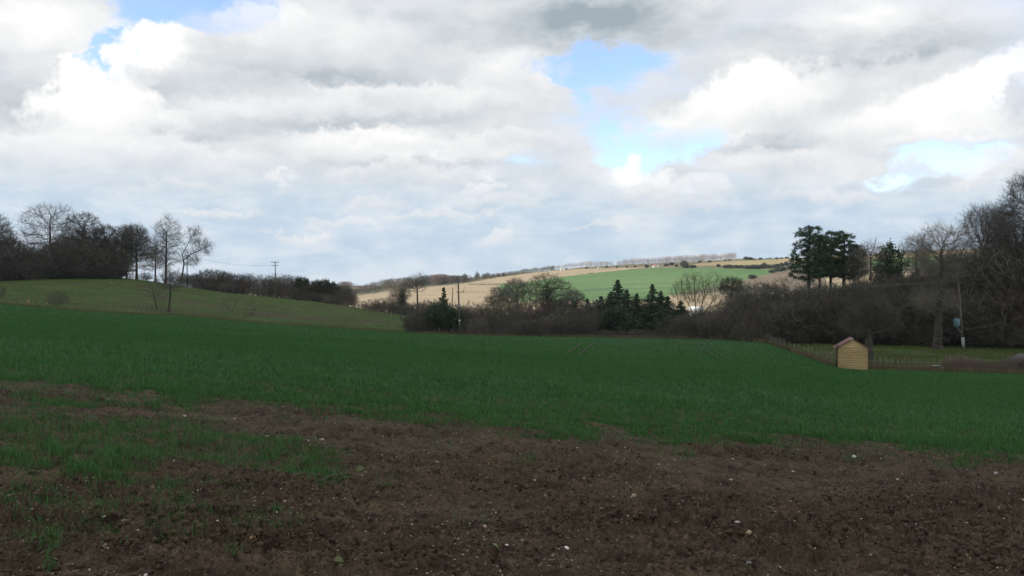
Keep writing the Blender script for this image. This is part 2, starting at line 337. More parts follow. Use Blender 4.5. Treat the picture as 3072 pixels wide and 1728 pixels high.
# tramlines left by a tractor in the crop
for n, (a, b) in enumerate((((1697, 1068), (1748, 1030)), ((1735, 1070), (1780, 1032)), ((2088, 1034), (2160, 1083)), ((2112, 1034), (2188, 1083)))):
    p0 = ground_at(a[0], a[1], 30, float(edge_d(a[0]))); p1 = ground_at(b[0], b[1], 30, float(edge_d(b[0])))
    pts = np.array([p0.lerp(p1, t) for t in np.linspace(0, 1, 40)]); w = .07 + .05 * np.sin(np.arange(40) * 1.7) * np.cos(np.arange(40) * .6)
    dirv = np.array((p1 - p0).normalized()); side = np.array([dirv[1], -dirv[0], 0])
    vs = []
    for p, ww in zip(pts, w):
        for s in (-1, 1):
            e = p + side * s * ww; e[2] = hgt(e[0], e[1]) + .12; vs.append(e)
    me = np_mesh('wheel_track', vs, [(2 * i, 2 * i + 1, 2 * i + 3, 2 * i + 2) for i in range(39)], None, M['track'])
    tag(link('wheel_track', me), kind='structure')

# ------------------------------------------------------------------ grass
rng = np.random.default_rng(4)
def blade_mesh(name, x, y, z, h, w, lean, material, seg2=True):
    n = len(x); a = rng.uniform(0, 2 * PI, n); la = rng.uniform(0, 2 * PI, n)
    P = np.stack([x, y, z], 1); S = np.stack([np.cos(a), np.sin(a), 0 * a], 1) * w[:, None] * .5
    Ld = np.stack([np.cos(la), np.sin(la), 0 * la], 1) * (lean * h)[:, None]; up = np.array([0, 0, 1.]) * h[:, None]
    if seg2:
        m = P + up * .6 + Ld * .3; t = P + up * (1 - .25 * lean[:, None]) + Ld
        V = np.stack([P - S, P + S, m + S * .8, m - S * .8, t], 1); b = np.arange(n)[:, None] * 5
        return np_mesh(name, V.reshape(-1, 3), b + np.array([0, 1, 2, 3]), b + np.array([3, 2, 4]), material)
    V = np.stack([P - S, P + S, P + up + Ld], 1); b = np.arange(n)[:, None] * 3
    return np_mesh(name, V.reshape(-1, 3), None, b + np.array([0, 1, 2]), material)
# close grass tufts on the headland and the front of the crop
N0 = 1500000
inv = np.concatenate([rng.uniform(1 / 17., 1 / 4.6, 700000), rng.uniform(1 / 42., 1 / 12.5, 800000)]); d = 1 / inv; u = rng.uniform(-800, 3900, N0); x = (u - CU) / F * d
# drilled rows and tufts
den = grass_density(x, d)
clump = fbm(x * 7, d * 7, 2, 91)
keep = rng.uniform(0, 1, N0) < den * np.clip((clump - .30) * 2.4, .04, 1) * np.where(d < 15, .95, 1.0) * (1 - sstep(27, 42, d))
x, d, den = x[keep], d[keep], den[keep]
z = np.where(d < 17.5, soil_z(x, d), height(x, d))
hh = np.where(d > 20, rng.uniform(.08, .18, len(x)), rng.uniform(.05, .16, len(x))) * (.50 + .45 * den) * (.8 + .5 * fbm(x * .7, d * .7, 2, 12))
tag(link('grass_tufts', blade_mesh('grass_tufts', x, d, z - .01, hh, np.maximum(.0035, d * .00038) * rng.uniform(.7, 1.3, len(x)), rng.uniform(.15, .8, len(x)), M['crop'])), kind='stuff')
# the crop as far as single plants still read
N1 = 720000
v = rng.uniform(0, 1, N1) ** 1.0; u = rng.uniform(-1000, 4100, N1)
emax = np.minimum(edge_d(u) - .5, 150); d = 1 / (1 / 26. * (1 - v) + (1 / emax) * v); x = (u - CU) / F * d
pt = fbm(x * .12, d * .05, 3, 14)
keep = rng.uniform(0, 1, N1) < (.6 + 1.0 * np.clip(pt, 0, 1)) * sstep(25, 42, d)
x, d = x[keep], d[keep]; z = height(x, d)
hh = rng.uniform(.10, .19, len(x)) * (.8 + .5 * fbm(x * .3, d * .3, 2, 12))
tag(link('crop_plants', blade_mesh('crop_plants', x, d, z - .01, hh, np.maximum(.007, d * .00055) * rng.uniform(.7, 1.3, len(x)), rng.uniform(.1, .6, len(x)), M['crop'], False)), kind='stuff')
# dry rough grass along the field edge
def strip(name, us, offs, n, h, material, den=1.):
    u = rng.uniform(us[0], us[1], n); e = edge_d(u); d = e + offs[0] + (offs[1] - offs[0]) * rng.uniform(0, 1, n); x = (u - CU) / F * d
    k = rng.uniform(0, 1, n) < np.clip((fbm(x * .25, d * .4, 3, 66) - .28) * 3.2, .1, 1) * den
    x, d = x[k], d[k]
    tag(link(name, blade_mesh(name, x, d, height(x, d) - .02, rng.uniform(.35, 1, len(x)) * h, np.full(len(x), .04) * rng.uniform(.6, 1.5, len(x)), rng.uniform(.1, .7, len(x)), material, False)), kind='stuff')
strip('rough_grass', (-300, 1300), (-.8, 5.5), 42000, .42, M['dry'])
strip('rough_grass', (1230, 2480), (-.5, 2.5), 22000, .6, M['dry'])
strip('rough_grass', (2250, 3700), (-.2, 6.5), 42000, .6, M['dry'])
strip('pasture_grass', (2250, 3700), (3, 32), 70000, .24, M['pasture_blade'])
strip('pasture_grass', (-400, 1260), (4, 95), 150000, .24, M['pasture_blade'])
strip('rough_grass', (2250, 3700), (5, 30), 30000, .4, M['dry'], .28)
strip('rough_grass', (-300, 1250), (5, 70), 46000, .3, M['dry'], .16)
# trodden straw and dead stems on the soil, small stones
n = 3000; d = 1 / rng.uniform(1 / 14.5, 1 / 4.9, n); u = rng.uniform(-500, 3600, n); x = (u - CU) / F * d
a = rng.uniform(0, 2 * PI, n); ln = rng.uniform(.008, .045, n); w = rng.uniform(.0008, .0020, n); z = soil_z(x, d)
x2 = x + np.cos(a) * ln; y2 = d + np.sin(a) * ln; z2 = soil_z(x2, y2) + rng.uniform(.0, .03, n)
px, py = -np.sin(a) * w, np.cos(a) * w
V = np.stack([np.stack([x - px, d - py, z + .006], 1), np.stack([x + px, d + py, z + .010], 1), np.stack([x2 + px, y2 + py, z2 + .010], 1), np.stack([x2 - px, y2 - py, z2 + .006], 1)], 1)
tag(link('straw', np_mesh('straw', V.reshape(-1, 3), np.arange(4 * n).reshape(-1, 4), None, M['straw'])), kind='stuff')
def stone_verts(seed, flat=.6, sub=2):
    import bmesh
    bm = bmesh.new(); bmesh.ops.create_icosphere(bm, subdivisions=sub, radius=1)
    r = np.random.default_rng(seed); ax = r.normal(size=(7, 3)); ax /= np.linalg.norm(ax, axis=1)[:, None]; cut = r.uniform(.55, .9, 7)
    co = np.array([v.co[:] for v in bm.verts]); fa = np.array([[v.index for v in f.verts] for f in bm.faces]); bm.free()
    for A, c in zip(ax, cut):
        s = co @ A; over = s > c; co[over] -= A * (s[over] - c)[:, None] * .9
    return co * np.array([1, r.uniform(.55, .85), flat]), fa
sv = [stone_verts(s, .55, 1) for s in range(5)]
n = 10500; d = 1 / rng.uniform(1 / 15., 1 / 4.9, n); u = rng.uniform(-600, 3700, n); x = (u - CU) / F * d
k = rng.uniform(0, 1, n) < np.clip(fbm(x * .8, d * .8, 3, 19) * 2.4 - .6, .1, 1) * (1.1 - grass_density(x, d)); x, d = x[k], d[k]; z = soil_z(x, d)
vs, ts, off = [], [], 0
for i in range(len(x)):
    co, fa = sv[i % 5]; s = .003 + .011 * rng.random() ** 2.4; a = rng.uniform(0, 2 * PI); R = np.array([[math.cos(a), -math.sin(a), 0], [math.sin(a), math.cos(a), 0], [0, 0, 1]])
    vs.append(co @ R.T * s + [x[i], d[i], z[i] + s * .2]); ts.append(fa + off); off += len(co)
tag(link('pebbles', np_mesh('pebbles', np.concatenate(vs), None, np.concatenate(ts), M['pebble'])), kind='stuff')

# loose clods and crumbs of turned earth
sv2 = [stone_verts(70 + s, .7, 1) for s in range(6)]
n = 62000; d = 1 / rng.uniform(1 / 15.5, 1 / 4.7, n); u = rng.uniform(-600, 3700, n); x = (u - CU) / F * d
zz_ = height(x, d); uu_, vv_ = gpix(x, d, zz_); rg = np.full(n, .34)
for (cu, cv, ru, rv) in ROUGH: rg = np.maximum(rg, .34 + .5 * sstep(1.7, .2, np.sqrt(((uu_ - cu) / ru) ** 2 + ((vv_ - cv) / rv) ** 2)))
k = rng.uniform(0, 1, n) < np.clip(rg * (fbm(x * 1.3, d * 2.4, 4, 29) * 4.2 - 1.45), .03, 1) * (1 - .8 * grass_density(x, d)); x, d, rg = x[k], d[k], rg[k]; z = soil_z(x, d)
m = len(x); sz = (.006 + .034 * rng.random(m) ** 3.2) * (.42 + .75 * rg); a = rng.uniform(0, 2 * PI, m); V, T_, o_ = [], [], 0
for t in range(6):
    q = np.where(np.arange(m) % 6 == t)[0]; co_, fa_ = sv2[t]; ca, sa = np.cos(a[q])[:, None], np.sin(a[q])[:, None]
    X = (co_[None, :, 0] * ca - co_[None, :, 1] * sa) * sz[q, None] + x[q, None]; Y = (co_[None, :, 0] * sa + co_[None, :, 1] * ca) * sz[q, None] + d[q, None]; Z = co_[None, :, 2] * sz[q, None] * rng.uniform(.7, 1.2, (len(q), 1)) + (z[q] + sz[q] * .25)[:, None]
    V.append(np.stack([X, Y, Z], -1).reshape(-1, 3)); T_.append((fa_[None] + (np.arange(len(q)) * len(co_))[:, None, None]).reshape(-1, 3) + o_); o_ += len(V[-1])
tag(link('soil_clods', np_mesh('soil_clods', np.concatenate(V), None, np.concatenate(T_), M['clod'])), kind='stuff')

# ------------------------------------------------------------------ single stones and leaves lying on the headland
stone_me = {k: [np_mesh('flint', *(lambda c: (c[0], None, c[1]))(stone_verts(40 + j + 9 * i, f, 2)), M[k]) for j, f in enumerate((.5, .65, .4))] for i, k in enumerate(('flint_white', 'flint_tan', 'flint_orange', 'flint_grey'))}
def soil_at(u, v):
    d = np.linspace(4.2, 19, 3000); x = (u - CU) / F * d; z = height(x, d); i = np.argmin(np.abs(CV + F * (EYE - z) / d - v)); x, d = x[i], d[i]
    return x, d, float(soil_z(np.array([x]), np.array([d]))[0])
words = {'flint_white': 'white', 'flint_tan': 'tan', 'flint_orange': 'orange-brown', 'flint_grey': 'blue-grey'}
srng = random.Random(9)
def stone(u, v, wpx, kind, label, group, flat=1.):
    x, y, z = soil_at(u, v); o = link('flint_stone', srng.choice(stone_me[kind])); s = wpx * y / F * .50
    o.location = (x, y, z + s * .18); o.scale = (s, s, s * flat); o.rotation_euler = (srng.uniform(-.4, .4), srng.uniform(-.4, .4), srng.uniform(0, 6.28))
    tag(o, label, 'stone', group)
W, TN, OR, GY = 'flint_white', 'flint_tan', 'flint_orange', 'flint_grey'
NOTED = [
    (1294, 1398, 13, TN, 'small rounded pale stone, left one of the cluster of three on the soil'), (1309, 1392, 20, TN, 'biggest pinkish tan stone, middle one of the cluster of three'), (1325, 1385, 18, TN, 'flat tan stone, far right one of the cluster of three'), (1330, 1401, 11, W, 'little white stone just below the cluster of three pale stones'),
    (802, 1309, 20, TN, 'long pale stone lying on bare soil beyond the long grass patch'), (704, 1255, 11, TN, 'pale stone on the thin bare strip below the green crop'), (555, 1246, 12, W, 'white stone on the bare strip behind the grass patch'), (322, 1211, 10, W, 'flat white stone on the bare strip far left near the crop'), (352, 1231, 12, W, 'small white stone at the back edge of the left grass patch'), (924, 1329, 13, W, 'slim white stone on soil right of the grass patch'), (966, 1326, 18, TN, 'long tan stone on soil right of the grass patch'),
    (325, 1394, 16, W, 'pale stone half hidden in the left grass patch'), (951, 1416, 14, TN, 'tan stone beside a leaf at the tip of the grass patch'), (1032, 1440, 20, OR, 'orange stone beside the tip of the grass patch'), (310, 1568, 20, W, 'long white flint on the dark soil below the grass patch'), (975, 1566, 14, W, 'white flint on the crumbly soil lower left of centre'), (730, 1560, 11, W, 'small bright white flint on lower left soil'), (531, 1590, 14, W, 'triangular white flint beside a green leaf lower left'),
    (504, 1631, 18, GY, 'grey flint with white edge lower left'), (372, 1582, 22, GY, 'blue-grey flint in a hollow lower left'), (437, 1717, 18, W, 'white flint at the bottom edge left of centre'), (757, 1646, 24, OR, 'blocky orange stone low on the left soil'), (856, 1526, 18, OR, 'orange stone in the bare soil under the grass patch'), (459, 1470, 18, OR, 'brown-orange stone among short grass on the left'), (1193, 1702, 26, GY, 'large blue-grey flint at the bottom edge near the middle'), (1375, 1652, 14, TN, 'upright tan stone low in the middle of the soil'), (1521, 1661, 14, W, 'pointed white flint low in the middle of the soil'), (1455, 1601, 20, TN, 'tan slab of stone on dark clods near the middle'),
    (2192, 1449, 15, W, 'squat cream stone on the right-hand bare soil'), (2210, 1603, 20, W, 'leaning bright white flint low on the right soil'), (2246, 1637, 22, TN, 'tan stone below the leaning white flint'), (1965, 1545, 20, OR, 'orange stone on open soil right of centre'), (2016, 1453, 12, W, 'small white flint on the middle of the soil'), (1900, 1521, 22, TN, 'pinkish tan flint right of centre'), (1700, 1664, 24, W, 'long white flint low in the middle'), (1879, 1709, 16, W, 'white chip of flint at the bottom edge right of centre'), (2246, 1706, 20, GY, 'grey flint at the bottom edge right of centre'), (1921, 1315, 14, TN, 'tan stone at the ragged edge of the crop'),
    (2562, 1377, 18, W, 'cream stone beside a grass tuft on the right'), (2988, 1429, 22, W, 'cream stone at the right under the crop edge'), (2329, 1463, 10, W, 'small white chip on the right soil'), (3066, 1518, 26, TN, 'largest pale stone cut by the right edge of the photo'), (2991, 1524, 26, GY, 'pale grey flint near the right edge'), (2219, 1541, 18, OR, 'orange stone on the right soil'), (1628, 1575, 14, TN, 'tan stone on dark clods in the middle'), (1804, 1563, 14, OR, 'small orange stone right of centre on dark clods'), (1733, 1660, 20, OR, 'orange stone beside the long white flint'), (2615, 1551, 22, W, 'flat white flint on smooth soil right side'), (2744, 1562, 14, W, 'thin pale flint on smooth soil right side'), (1733, 1360, 12, W, 'bright white chip below the crop edge in the middle')]
for s in NOTED: stone(*s, 'stones lying on the bare soil')
for i in range(210):
    v = 1290 + 430 * srng.random() ** 1.3; u = srng.uniform(0, 3072); k = srng.choices((W, TN, OR, GY), (6, 4, 1.5, 1.2))[0]
    x, y, z = soil_at(u, v)
    if grass_density(np.array([x]), np.array([y]))[0] > .45: continue
    stone(u, v, srng.uniform(5, 11), k, 'tiny %s chip of flint scattered on the bare soil' % words[k], 'tiny %s flint chips on the soil' % words[k])
def leaf_mesh():
    vs, q = [], []
    for i in range(7):
        t = i / 6; w = .42 * math.sin(PI * min(t * .93 + .05, 1)) ** .8
        for s in (-1, 0, 1): vs.append((t - .5, s * w, .16 * abs(s) + .25 * math.sin(t * 2.6) + .04 * math.sin(5 * t + s)))
    for i in range(6):
        for j in range(2): q.append((i * 3 + j, i * 3 + j + 1, i * 3 + j + 4, i * 3 + j + 3))
    me = np_mesh('leaf', vs, q, None, M['weed'], True); return me
lm = leaf_mesh()
for (u, v, w, lab) in [(337, 1596, 38, 'broad green leaf on dark soil at lower left'), (1020, 1608, 34, 'upright green leaf low on the left half of the soil'), (1082, 1426, 30, 'yellow-green leaf beside the tip of the grass patch'), (1014, 1709, 34, 'pale green leaf at the bottom edge of the soil'), (2311, 1655, 22, 'bright green leaf standing low on the right soil'), (2406, 1594, 16, 'small yellow-green leaf on clods at the right'), (283, 1590, 26, 'dull green leaf at far lower left'), (1890, 1638, 22, 'yellowing leaf right of the long white flint'), (1480, 1668, 28, 'light green leaf low in the middle')]:
    x, y, z = soil_at(u, v); o = link('fallen_leaf', lm); s = w * y / F
    o.location = (x, y, z + s * .2); o.scale = (s, s, s); o.rotation_euler = (srng.uniform(-.7, .7), srng.uniform(-.6, .3), srng.uniform(0, 6.28)); tag(o, lab, 'leaf', 'leaves lying on the soil')

# ------------------------------------------------------------------ bare trees: space colonisation inside a measured envelope
def unit(v): return v / (np.linalg.norm(v, axis=-1, keepdims=True) + 1e-9)
def colonize(roots, attr, step, kill, r, iters=90, up=.05, wig=.22):
    P = [np.array(roots[0][0], float)]; par = [-1]
    for line in roots:
        line = np.array(line, float)
        base = int(np.argmin(np.linalg.norm(np.array(P) - line[0], axis=1)))
        if np.linalg.norm(P[base] - line[0]) > step * .6: P.append(line[0]); par.append(base if line is not roots[0] else -1); base = len(P) - 1
        for a, b in zip(line[:-1], line[1:]):
            n = max(1, int(np.linalg.norm(b - a) / step))
            for k in range(1, n + 1):
                P.append(a + (b - a) * k / n + r.normal(size=3) * step * .035); par.append(base); base = len(P) - 1
    P = np.array(P); A = np.array(attr, float)
    D = np.linalg.norm(A[:, None] - P[None], axis=2); ni = D.argmin(1); nd = D.min(1)
    for it in range(iters):
        k = nd > kill; A, ni, nd = A[k], ni[k], nd[k]
        if len(A) == 0 or len(P) > 5200: break
        S = np.zeros_like(P); np.add.at(S, ni, unit(A - P[ni])); c = np.unique(ni)
        dv = unit(S[c]) + r.normal(size=(len(c), 3)) * wig; dv[:, 2] += up
        Q = P[c] + unit(dv) * step; n0 = len(P); P = np.concatenate([P, Q]); par += list(c)
        D = np.linalg.norm(A[:, None] - Q[None], axis=2); i2 = D.argmin(1); d2 = D.min(1); b = d2 < nd
        ni = np.where(b, i2 + n0, ni); nd = np.where(b, d2, nd)
    return P, np.array(par)
def seg_mesh(P0, P1, R0, R1, k):
    n = len(P0); T = unit(P1 - P0); ref = np.where(np.abs(T[:, 2:3]) < .9, [[0, 0, 1.]], [[1., 0, 0]])
    A = unit(np.cross(T, ref)); B = np.cross(T, A); ang = 2 * PI * np.arange(k) / k
    ring = np.cos(ang)[None, :, None] * A[:, None] + np.sin(ang)[None, :, None] * B[:, None]
    V = np.concatenate([P0[:, None] + ring * R0[:, None, None], P1[:, None] + ring * R1[:, None, None]], 1).reshape(-1, 3)
    j = np.arange(k); q = np.stack([j, (j + 1) % k, k + (j + 1) % k, k + j], 1)
    return V, (np.arange(n)[:, None, None] * 2 * k + q[None]).reshape(-1, 4)
def join(lst):
    vs, qs, o = [], [], 0
    for v, q in lst: vs.append(v); qs.append(q + o); o += len(v)
    return np.concatenate(vs), np.concatenate(qs)
def sample_env(ells, n, r, shell=.55):
    out = []; vol = np.array([e[3] * e[4] * e[5] for e in ells]); cnt = np.maximum((n * vol / vol.sum()).astype(int), 12)
    for e, c in zip(ells, cnt):
        d = unit(r.normal(size=(c, 3))); q = r.uniform(0, 1, c) ** (1 / 3.); q = np.where(r.uniform(0, 1, c) < shell, .72 + .28 * q, q)
        out.append(d * q[:, None] * np.array(e[3:6]) + np.array(e[:3]))
    return np.concatenate(out)
def bare_tree(roots, ells, R, tip, seed, natt=700, step=None, twigs=3, tlen=1.0, twr=.014, up=.05, sub=2, droop=0., wig=.22):
    """-> (trunk+limb geometry, twig geometry, end nodes, their directions)"""
    r = np.random.default_rng(seed); A = sample_env(ells, natt, r); zmin = min(p[2] for l in roots for p in l) + .3; A = A[A[:, 2] > zmin]
    size = max(max(e[3], e[4], e[5]) for e in ells)
    step = step or max(.16, size / 15.)
    P, par = colonize(roots, A, step, step * 1.35, r, up=up, wig=wig)
    n = len(P); cnt = np.zeros(n); has = np.zeros(n, bool); has[par[par >= 0]] = True; cnt[~has] = 1
    for i in range(n - 1, 0, -1):
        if par[i] >= 0: cnt[par[i]] += cnt[i]
    ex = math.log(R / tip) / math.log(max(cnt.max(), 2)); rad = tip * cnt ** ex
    i = np.where(par >= 0)[0]; p = par[i]
    zt = P[:, 2].max(); rad = np.maximum(rad * (1 - .38 * np.clip(P[:, 2] / zt, 0, 1)), tip * .7)
    flare = lambda z, rr: rr * (1 + .55 * np.exp(-np.maximum(z, 0) / (1.5 * R + .01)) * (rr > .5 * R))
    R0 = flare(P[p][:, 2], np.minimum(rad[p], rad[i] * 1.6)); R1 = flare(P[i][:, 2], rad[i])
    big = rad[i] > R * .30
    tr = seg_mesh(P[p][big], P[i][big], R0[big], R1[big], 7)
    parts = [seg_mesh(P[p][~big], P[i][~big], R0[~big], R1[~big], 4)] if (~big).any() else []
    fine = i[rad[i] < max(R * .2, tip * 2.5)]; fdir = unit(P[fine] - P[par[fine]])
    s = np.repeat(np.arange(len(fine)), twigs); b0 = P[fine][s]; m = len(s)
    def spray(b0, bd, L, r0):
        m = len(b0); d = unit(bd * 1.0 + r.normal(size=(m, 3)) * .44 + np.array([0, 0, .24 - droop])); l = L * r.uniform(.5, 1.25, m)[:, None]
        mid = b0 + d * l * .5; d2 = unit(d + r.normal(size=(m, 3)) * .28 + np.array([0, 0, .12 - droop])); end = mid + d2 * l * .5
        parts.append(seg_mesh(b0, mid, np.full(m, r0), np.full(m, r0 * .8), 3)); parts.append(seg_mesh(mid, end, np.full(m, r0 * .8), np.full(m, r0 * .35), 3))
        return mid, end, d2
    mid, end, d2 = spray(b0, fdir[s], tlen, twr)
    if sub:
        s2 = np.repeat(np.arange(m), sub); t = r.uniform(0, 1, len(s2))[:, None]
        spray(mid[s2] * (1 - t) + end[s2] * t, d2[s2], tlen * .5, twr * .7)
    tips = i[~has[i]]
    return tr, join(parts), P[fine], fdir, (P, par, rad)
def px_ells(u0, d, zb, lst, depth=.9):
    k = d / F; out = []
    for (cu, cv, ru, rv) in lst: out.append(((cu - u0) * k, 0, EYE - (cv - CV) * k - zb, ru * k, (ru * .6 + rv * .4) * k * depth, rv * k))
    return out
def leaf_cloud(C, size, r, el=1.6, dirs=None, spread=1.):
    """small rhombic leaves or needle tufts at points C"""
    n = len(C); a = unit(r.normal(size=(n, 3))) if dirs is None else unit(dirs + r.normal(size=(n, 3)) * spread)
    b = unit(np.cross(a, r.normal(size=(n, 3)))); s = (size * r.uniform(.6, 1.3, n))[:, None]
    V = np.stack([C - a * s * el * .5, C + b * s * .5, C + a * s * el * .5, C - b * s * .5], 1)
    return V.reshape(-1, 3), np.arange(4 * n).reshape(-1, 4)
def as_mesh(name, g, m): return np_mesh(name, g[0], g[1], None, m)
TREES = 0
def tree(u, d, label, cat, ells, R, roots=None, twig='twig', bark='bark', group=None, name='bare_tree', ivy=0, ivy_top=.6, seed=None, natt=700, **kw):
    """one bare tree measured from the photograph: u = trunk base, d = metres away, ells and roots in photo pixels"""
    global TREES; TREES += 1; sd = seed if seed is not None else 100 + TREES * 7
    b = gpt(u, d); k = d / F; vb = CV + (EYE - b.z) / k
    E = px_ells(u, d, b.z, ells)
    if roots is None: roots = [[(u, None), (u + .15 * (ells[0][0] - u), None, .28)]]
    lines = []
    for ln in roots:
        pts = []
        for q in ln:
            if q[1] is None:
                top = max(e[2] + e[5] * .15 for e in E[:1]); pts.append(((q[0] - u) * k, 0, -.25 if len(q) == 2 else max(top, .6)))
            else: pts.append(((q[0] - u) * k, (q[2] if len(q) > 2 else 0), EYE - (q[1] - CV) * k - b.z))
        lines.append(pts)
    lines[0][0] = (lines[0][0][0], lines[0][0][1], -.25)
    tip = kw.pop('tip', .017)
    tr, cr, fp, fd, sk = bare_tree(lines, E, R * .92, tip, sd, int(natt * 1.1), **kw)
    t = thing(name, label, cat, b, 0, group)
    R_ = None; link('trunk', as_mesh('trunk', tr, M[bark]), t); link('crown', as_mesh('crown', cr, M[twig]), t)
    if ivy:
        r = np.random.default_rng(sd + 1); P, par, rad = sk; H = max(e[2] + e[5] for e in E)
        c = np.where((rad > R * .22) & (P[:, 2] < H * ivy_top))[0]
        C = P[c][r.integers(0, len(c), ivy)] + r.normal(size=(ivy, 3)) * (R * 1.1 + .22)
        link('ivy', as_mesh('ivy', leaf_cloud(C, .20, r, 1.2), M['ivy']), t)
    return t
def copy_tree(o, loc, rz, sc, label, group):
    c = o.copy(); COL.objects.link(c); c.location = loc; c.rotation_euler = (0, 0, rz); c.scale = sc
    if label: c['label'] = label
    if group: c['group'] = group
    for ch in o.children:
        k = ch.copy(); COL.objects.link(k); k.parent = c
    return c
class Kind:
    """a kind of plant built once; the first placing uses the original, later ones copies"""
    def __init__(s, name, cat, parts, height): s.name, s.cat, s.parts, s.h, s.o = name, cat, parts, height, None
    def put(s, loc, h, label, group, rz=0., wide=1., rnd=None):
        k = h / s.h; sc = (k * wide, k * wide, k)
        if s.o is None:
            if len(s.parts) == 1:
                s.o = link(s.name, s.parts[0][1]); s.o.location = loc; s.o.rotation_euler = (0, 0, rz); tag(s.o, label, s.cat, group)
            else:
                s.o = thing(s.name, label, s.cat, loc, rz, group)
                for n, me in s.parts: link(n, me, s.o)
            s.o.scale = sc; return s.o
        return copy_tree(s.o, loc, rz, sc, label, group)
def shrub_kind(seed, w, h, twig, nstem=5, natt=420, **kw):
    r = np.random.default_rng(seed); roots = []
    for i in range(nstem):
        a = r.uniform(0, 2 * PI); q = r.uniform(.05, .3) * w; l = r.uniform(.3, .9) * w * .55
        roots.append([(math.cos(a) * q, math.sin(a) * q, -.2), (math.cos(a) * (q + l * .4), math.sin(a) * (q + l * .4), h * .25)])
    roots = [[(0, 0, -.25), (0, 0, -.05)]] + roots
    E = [(0, 0, h * .55, w * .5, w * .5, h * .42), (w * .16, .1 * w, h * .32, w * .42, w * .4, h * .3), (-w * .2, -.1 * w, h * .3, w * .36, w * .36, h * .28)]
    tr, cr, _, _, _ = bare_tree(roots, E, .09, .016, seed, natt, step=max(h, w) / 17, **kw)
    return Kind('hedgerow_shrub', 'shrub', [('stems', as_mesh('stems', tr, M['bark'])), ('twigs', as_mesh('twigs', cr, M[twig]))], h)
def tree_kind(seed, w, h, twig, R=.14, name='bare_tree', natt=620, low=.25, **kw):
    E = [(0, 0, h * .64, w * .5, w * .5, h * .34), (w * .1, 0, h * .45, w * .42, w * .4, h * .25)]
    tr, cr, _, _, _ = bare_tree([[(0, 0, -.3), (.1, 0, h * low)]], E, R, .010, seed, natt, step=max(h, w) / 20, **kw)
    return Kind(name, 'tree', [('trunk', as_mesh('trunk', tr, M['bark'])), ('crown', as_mesh('crown', cr, M[twig]))], h)
def pine(u, d, vtop, label, lobes, R, seed, trunk_to, lean=0, group=None, tufts=52):
    """scots pine: bare trunk, limbs to flattened clumps of needle tufts"""
    b = gpt(u, d); k = d / F; E = px_ells(u, d, b.z, lobes, .8); r = np.random.default_rng(seed)
    zt = EYE - (trunk_to - CV) * k - b.z
    A = sample_env(E, 620, r, .62); P, par = colonize([[(0, 0, -.3), (lean * .5, 0, zt * .6), (lean, 0, zt)]], A, .42, .62, r, up=.02)
    n = len(P); cnt = np.zeros(n); has = np.zeros(n, bool); has[par[par >= 0]] = True; cnt[~has] = 1
    for i in range(n - 1, 0, -1):
        if par[i] >= 0: cnt[par[i]] += cnt[i]
    rad = .025 * cnt ** (math.log(R / .025) / math.log(cnt.max())); i = np.where(par >= 0)[0]; p = par[i]
    t = thing('pine_tree', label, 'pine', b, 0, group)
    tr = seg_mesh(P[p], P[i], np.minimum(rad[p], rad[i] * 1.5), rad[i], 6); link('trunk', as_mesh('trunk', tr, M['bark']), t)
    e = i[(cnt[i] <= 4)]; pts = P[e]; dr = unit(P[e] - P[par[e]])
    s = np.repeat(np.arange(len(e)), tufts); off = unit(r.normal(size=(len(s), 3)) + np.array([0, 0, .35])); q = r.uniform(.05, .52, len(s))[:, None]
    C = pts[s] + off * q * np.array([1.1, 1.1, .75]); V = leaf_cloud(C, .10, r, 3.4, off + dr[s] * .8, .35)
    link('crown', as_mesh('crown', V, M['pine']), t); return t
def spruce(u, d, vtop, wpx, label, seed, group=None, rag=.25, power=.85, base=.06, n=None):
    b = gpt(u, d); k = d / F; H = EYE - (vtop - CV) * k - b.z; Wd = wpx * k * .5; r = np.random.default_rng(seed)
    t = thing('conifer_tree', label, 'conifer', b, 0, group)
    link('trunk', MB().tube([(0, 0, -.2), (0, 0, H * .5), (0, 0, H)], [.16, .09, .015], 7).mesh('trunk', M['bark']), t)
    S0, S1, L, Dr = [], [], [], []; z = H * base; dens = n or 1.
    while z < H * .985:
        Rr = Wd * (1 - z / H) ** power
        for j in range(int((4 + 2 * (1 - z / H)) * dens)):
            a = r.uniform(0, 2 * PI); l = Rr * r.uniform(1 - rag, 1 + rag * .6) + .06; m = max(3, int(l / .14)); dz = r.uniform(-.10, .06)
            ts = np.linspace(.1, 1, m); C = np.stack([np.cos(a) * l * ts, np.sin(a) * l * ts, z + dz - l * .32 * ts + .28 * l * ts ** 3], 1)
            S0.append(C[:-1]); S1.append(C[1:]); C = np.repeat(C, 5, 0) + r.normal(size=(m * 5, 3)) * np.array([.09, .09, .06]); L.append(C); Dr.append(np.tile([np.cos(a), np.sin(a), -.35], (m * 5, 1)))
        z += .10 + .14 * r.random()
    S0, S1 = np.concatenate(S0), np.concatenate(S1)
    link('branches', as_mesh('branches', seg_mesh(S0, S1, np.full(len(S0), .016), np.full(len(S0), .012), 3), M['bark']), t)
    C = np.concatenate(L); link('crown', as_mesh('crown', leaf_cloud(C, .14, r, 2.3, np.concatenate(Dr), .6), M['spruce']), t); return t
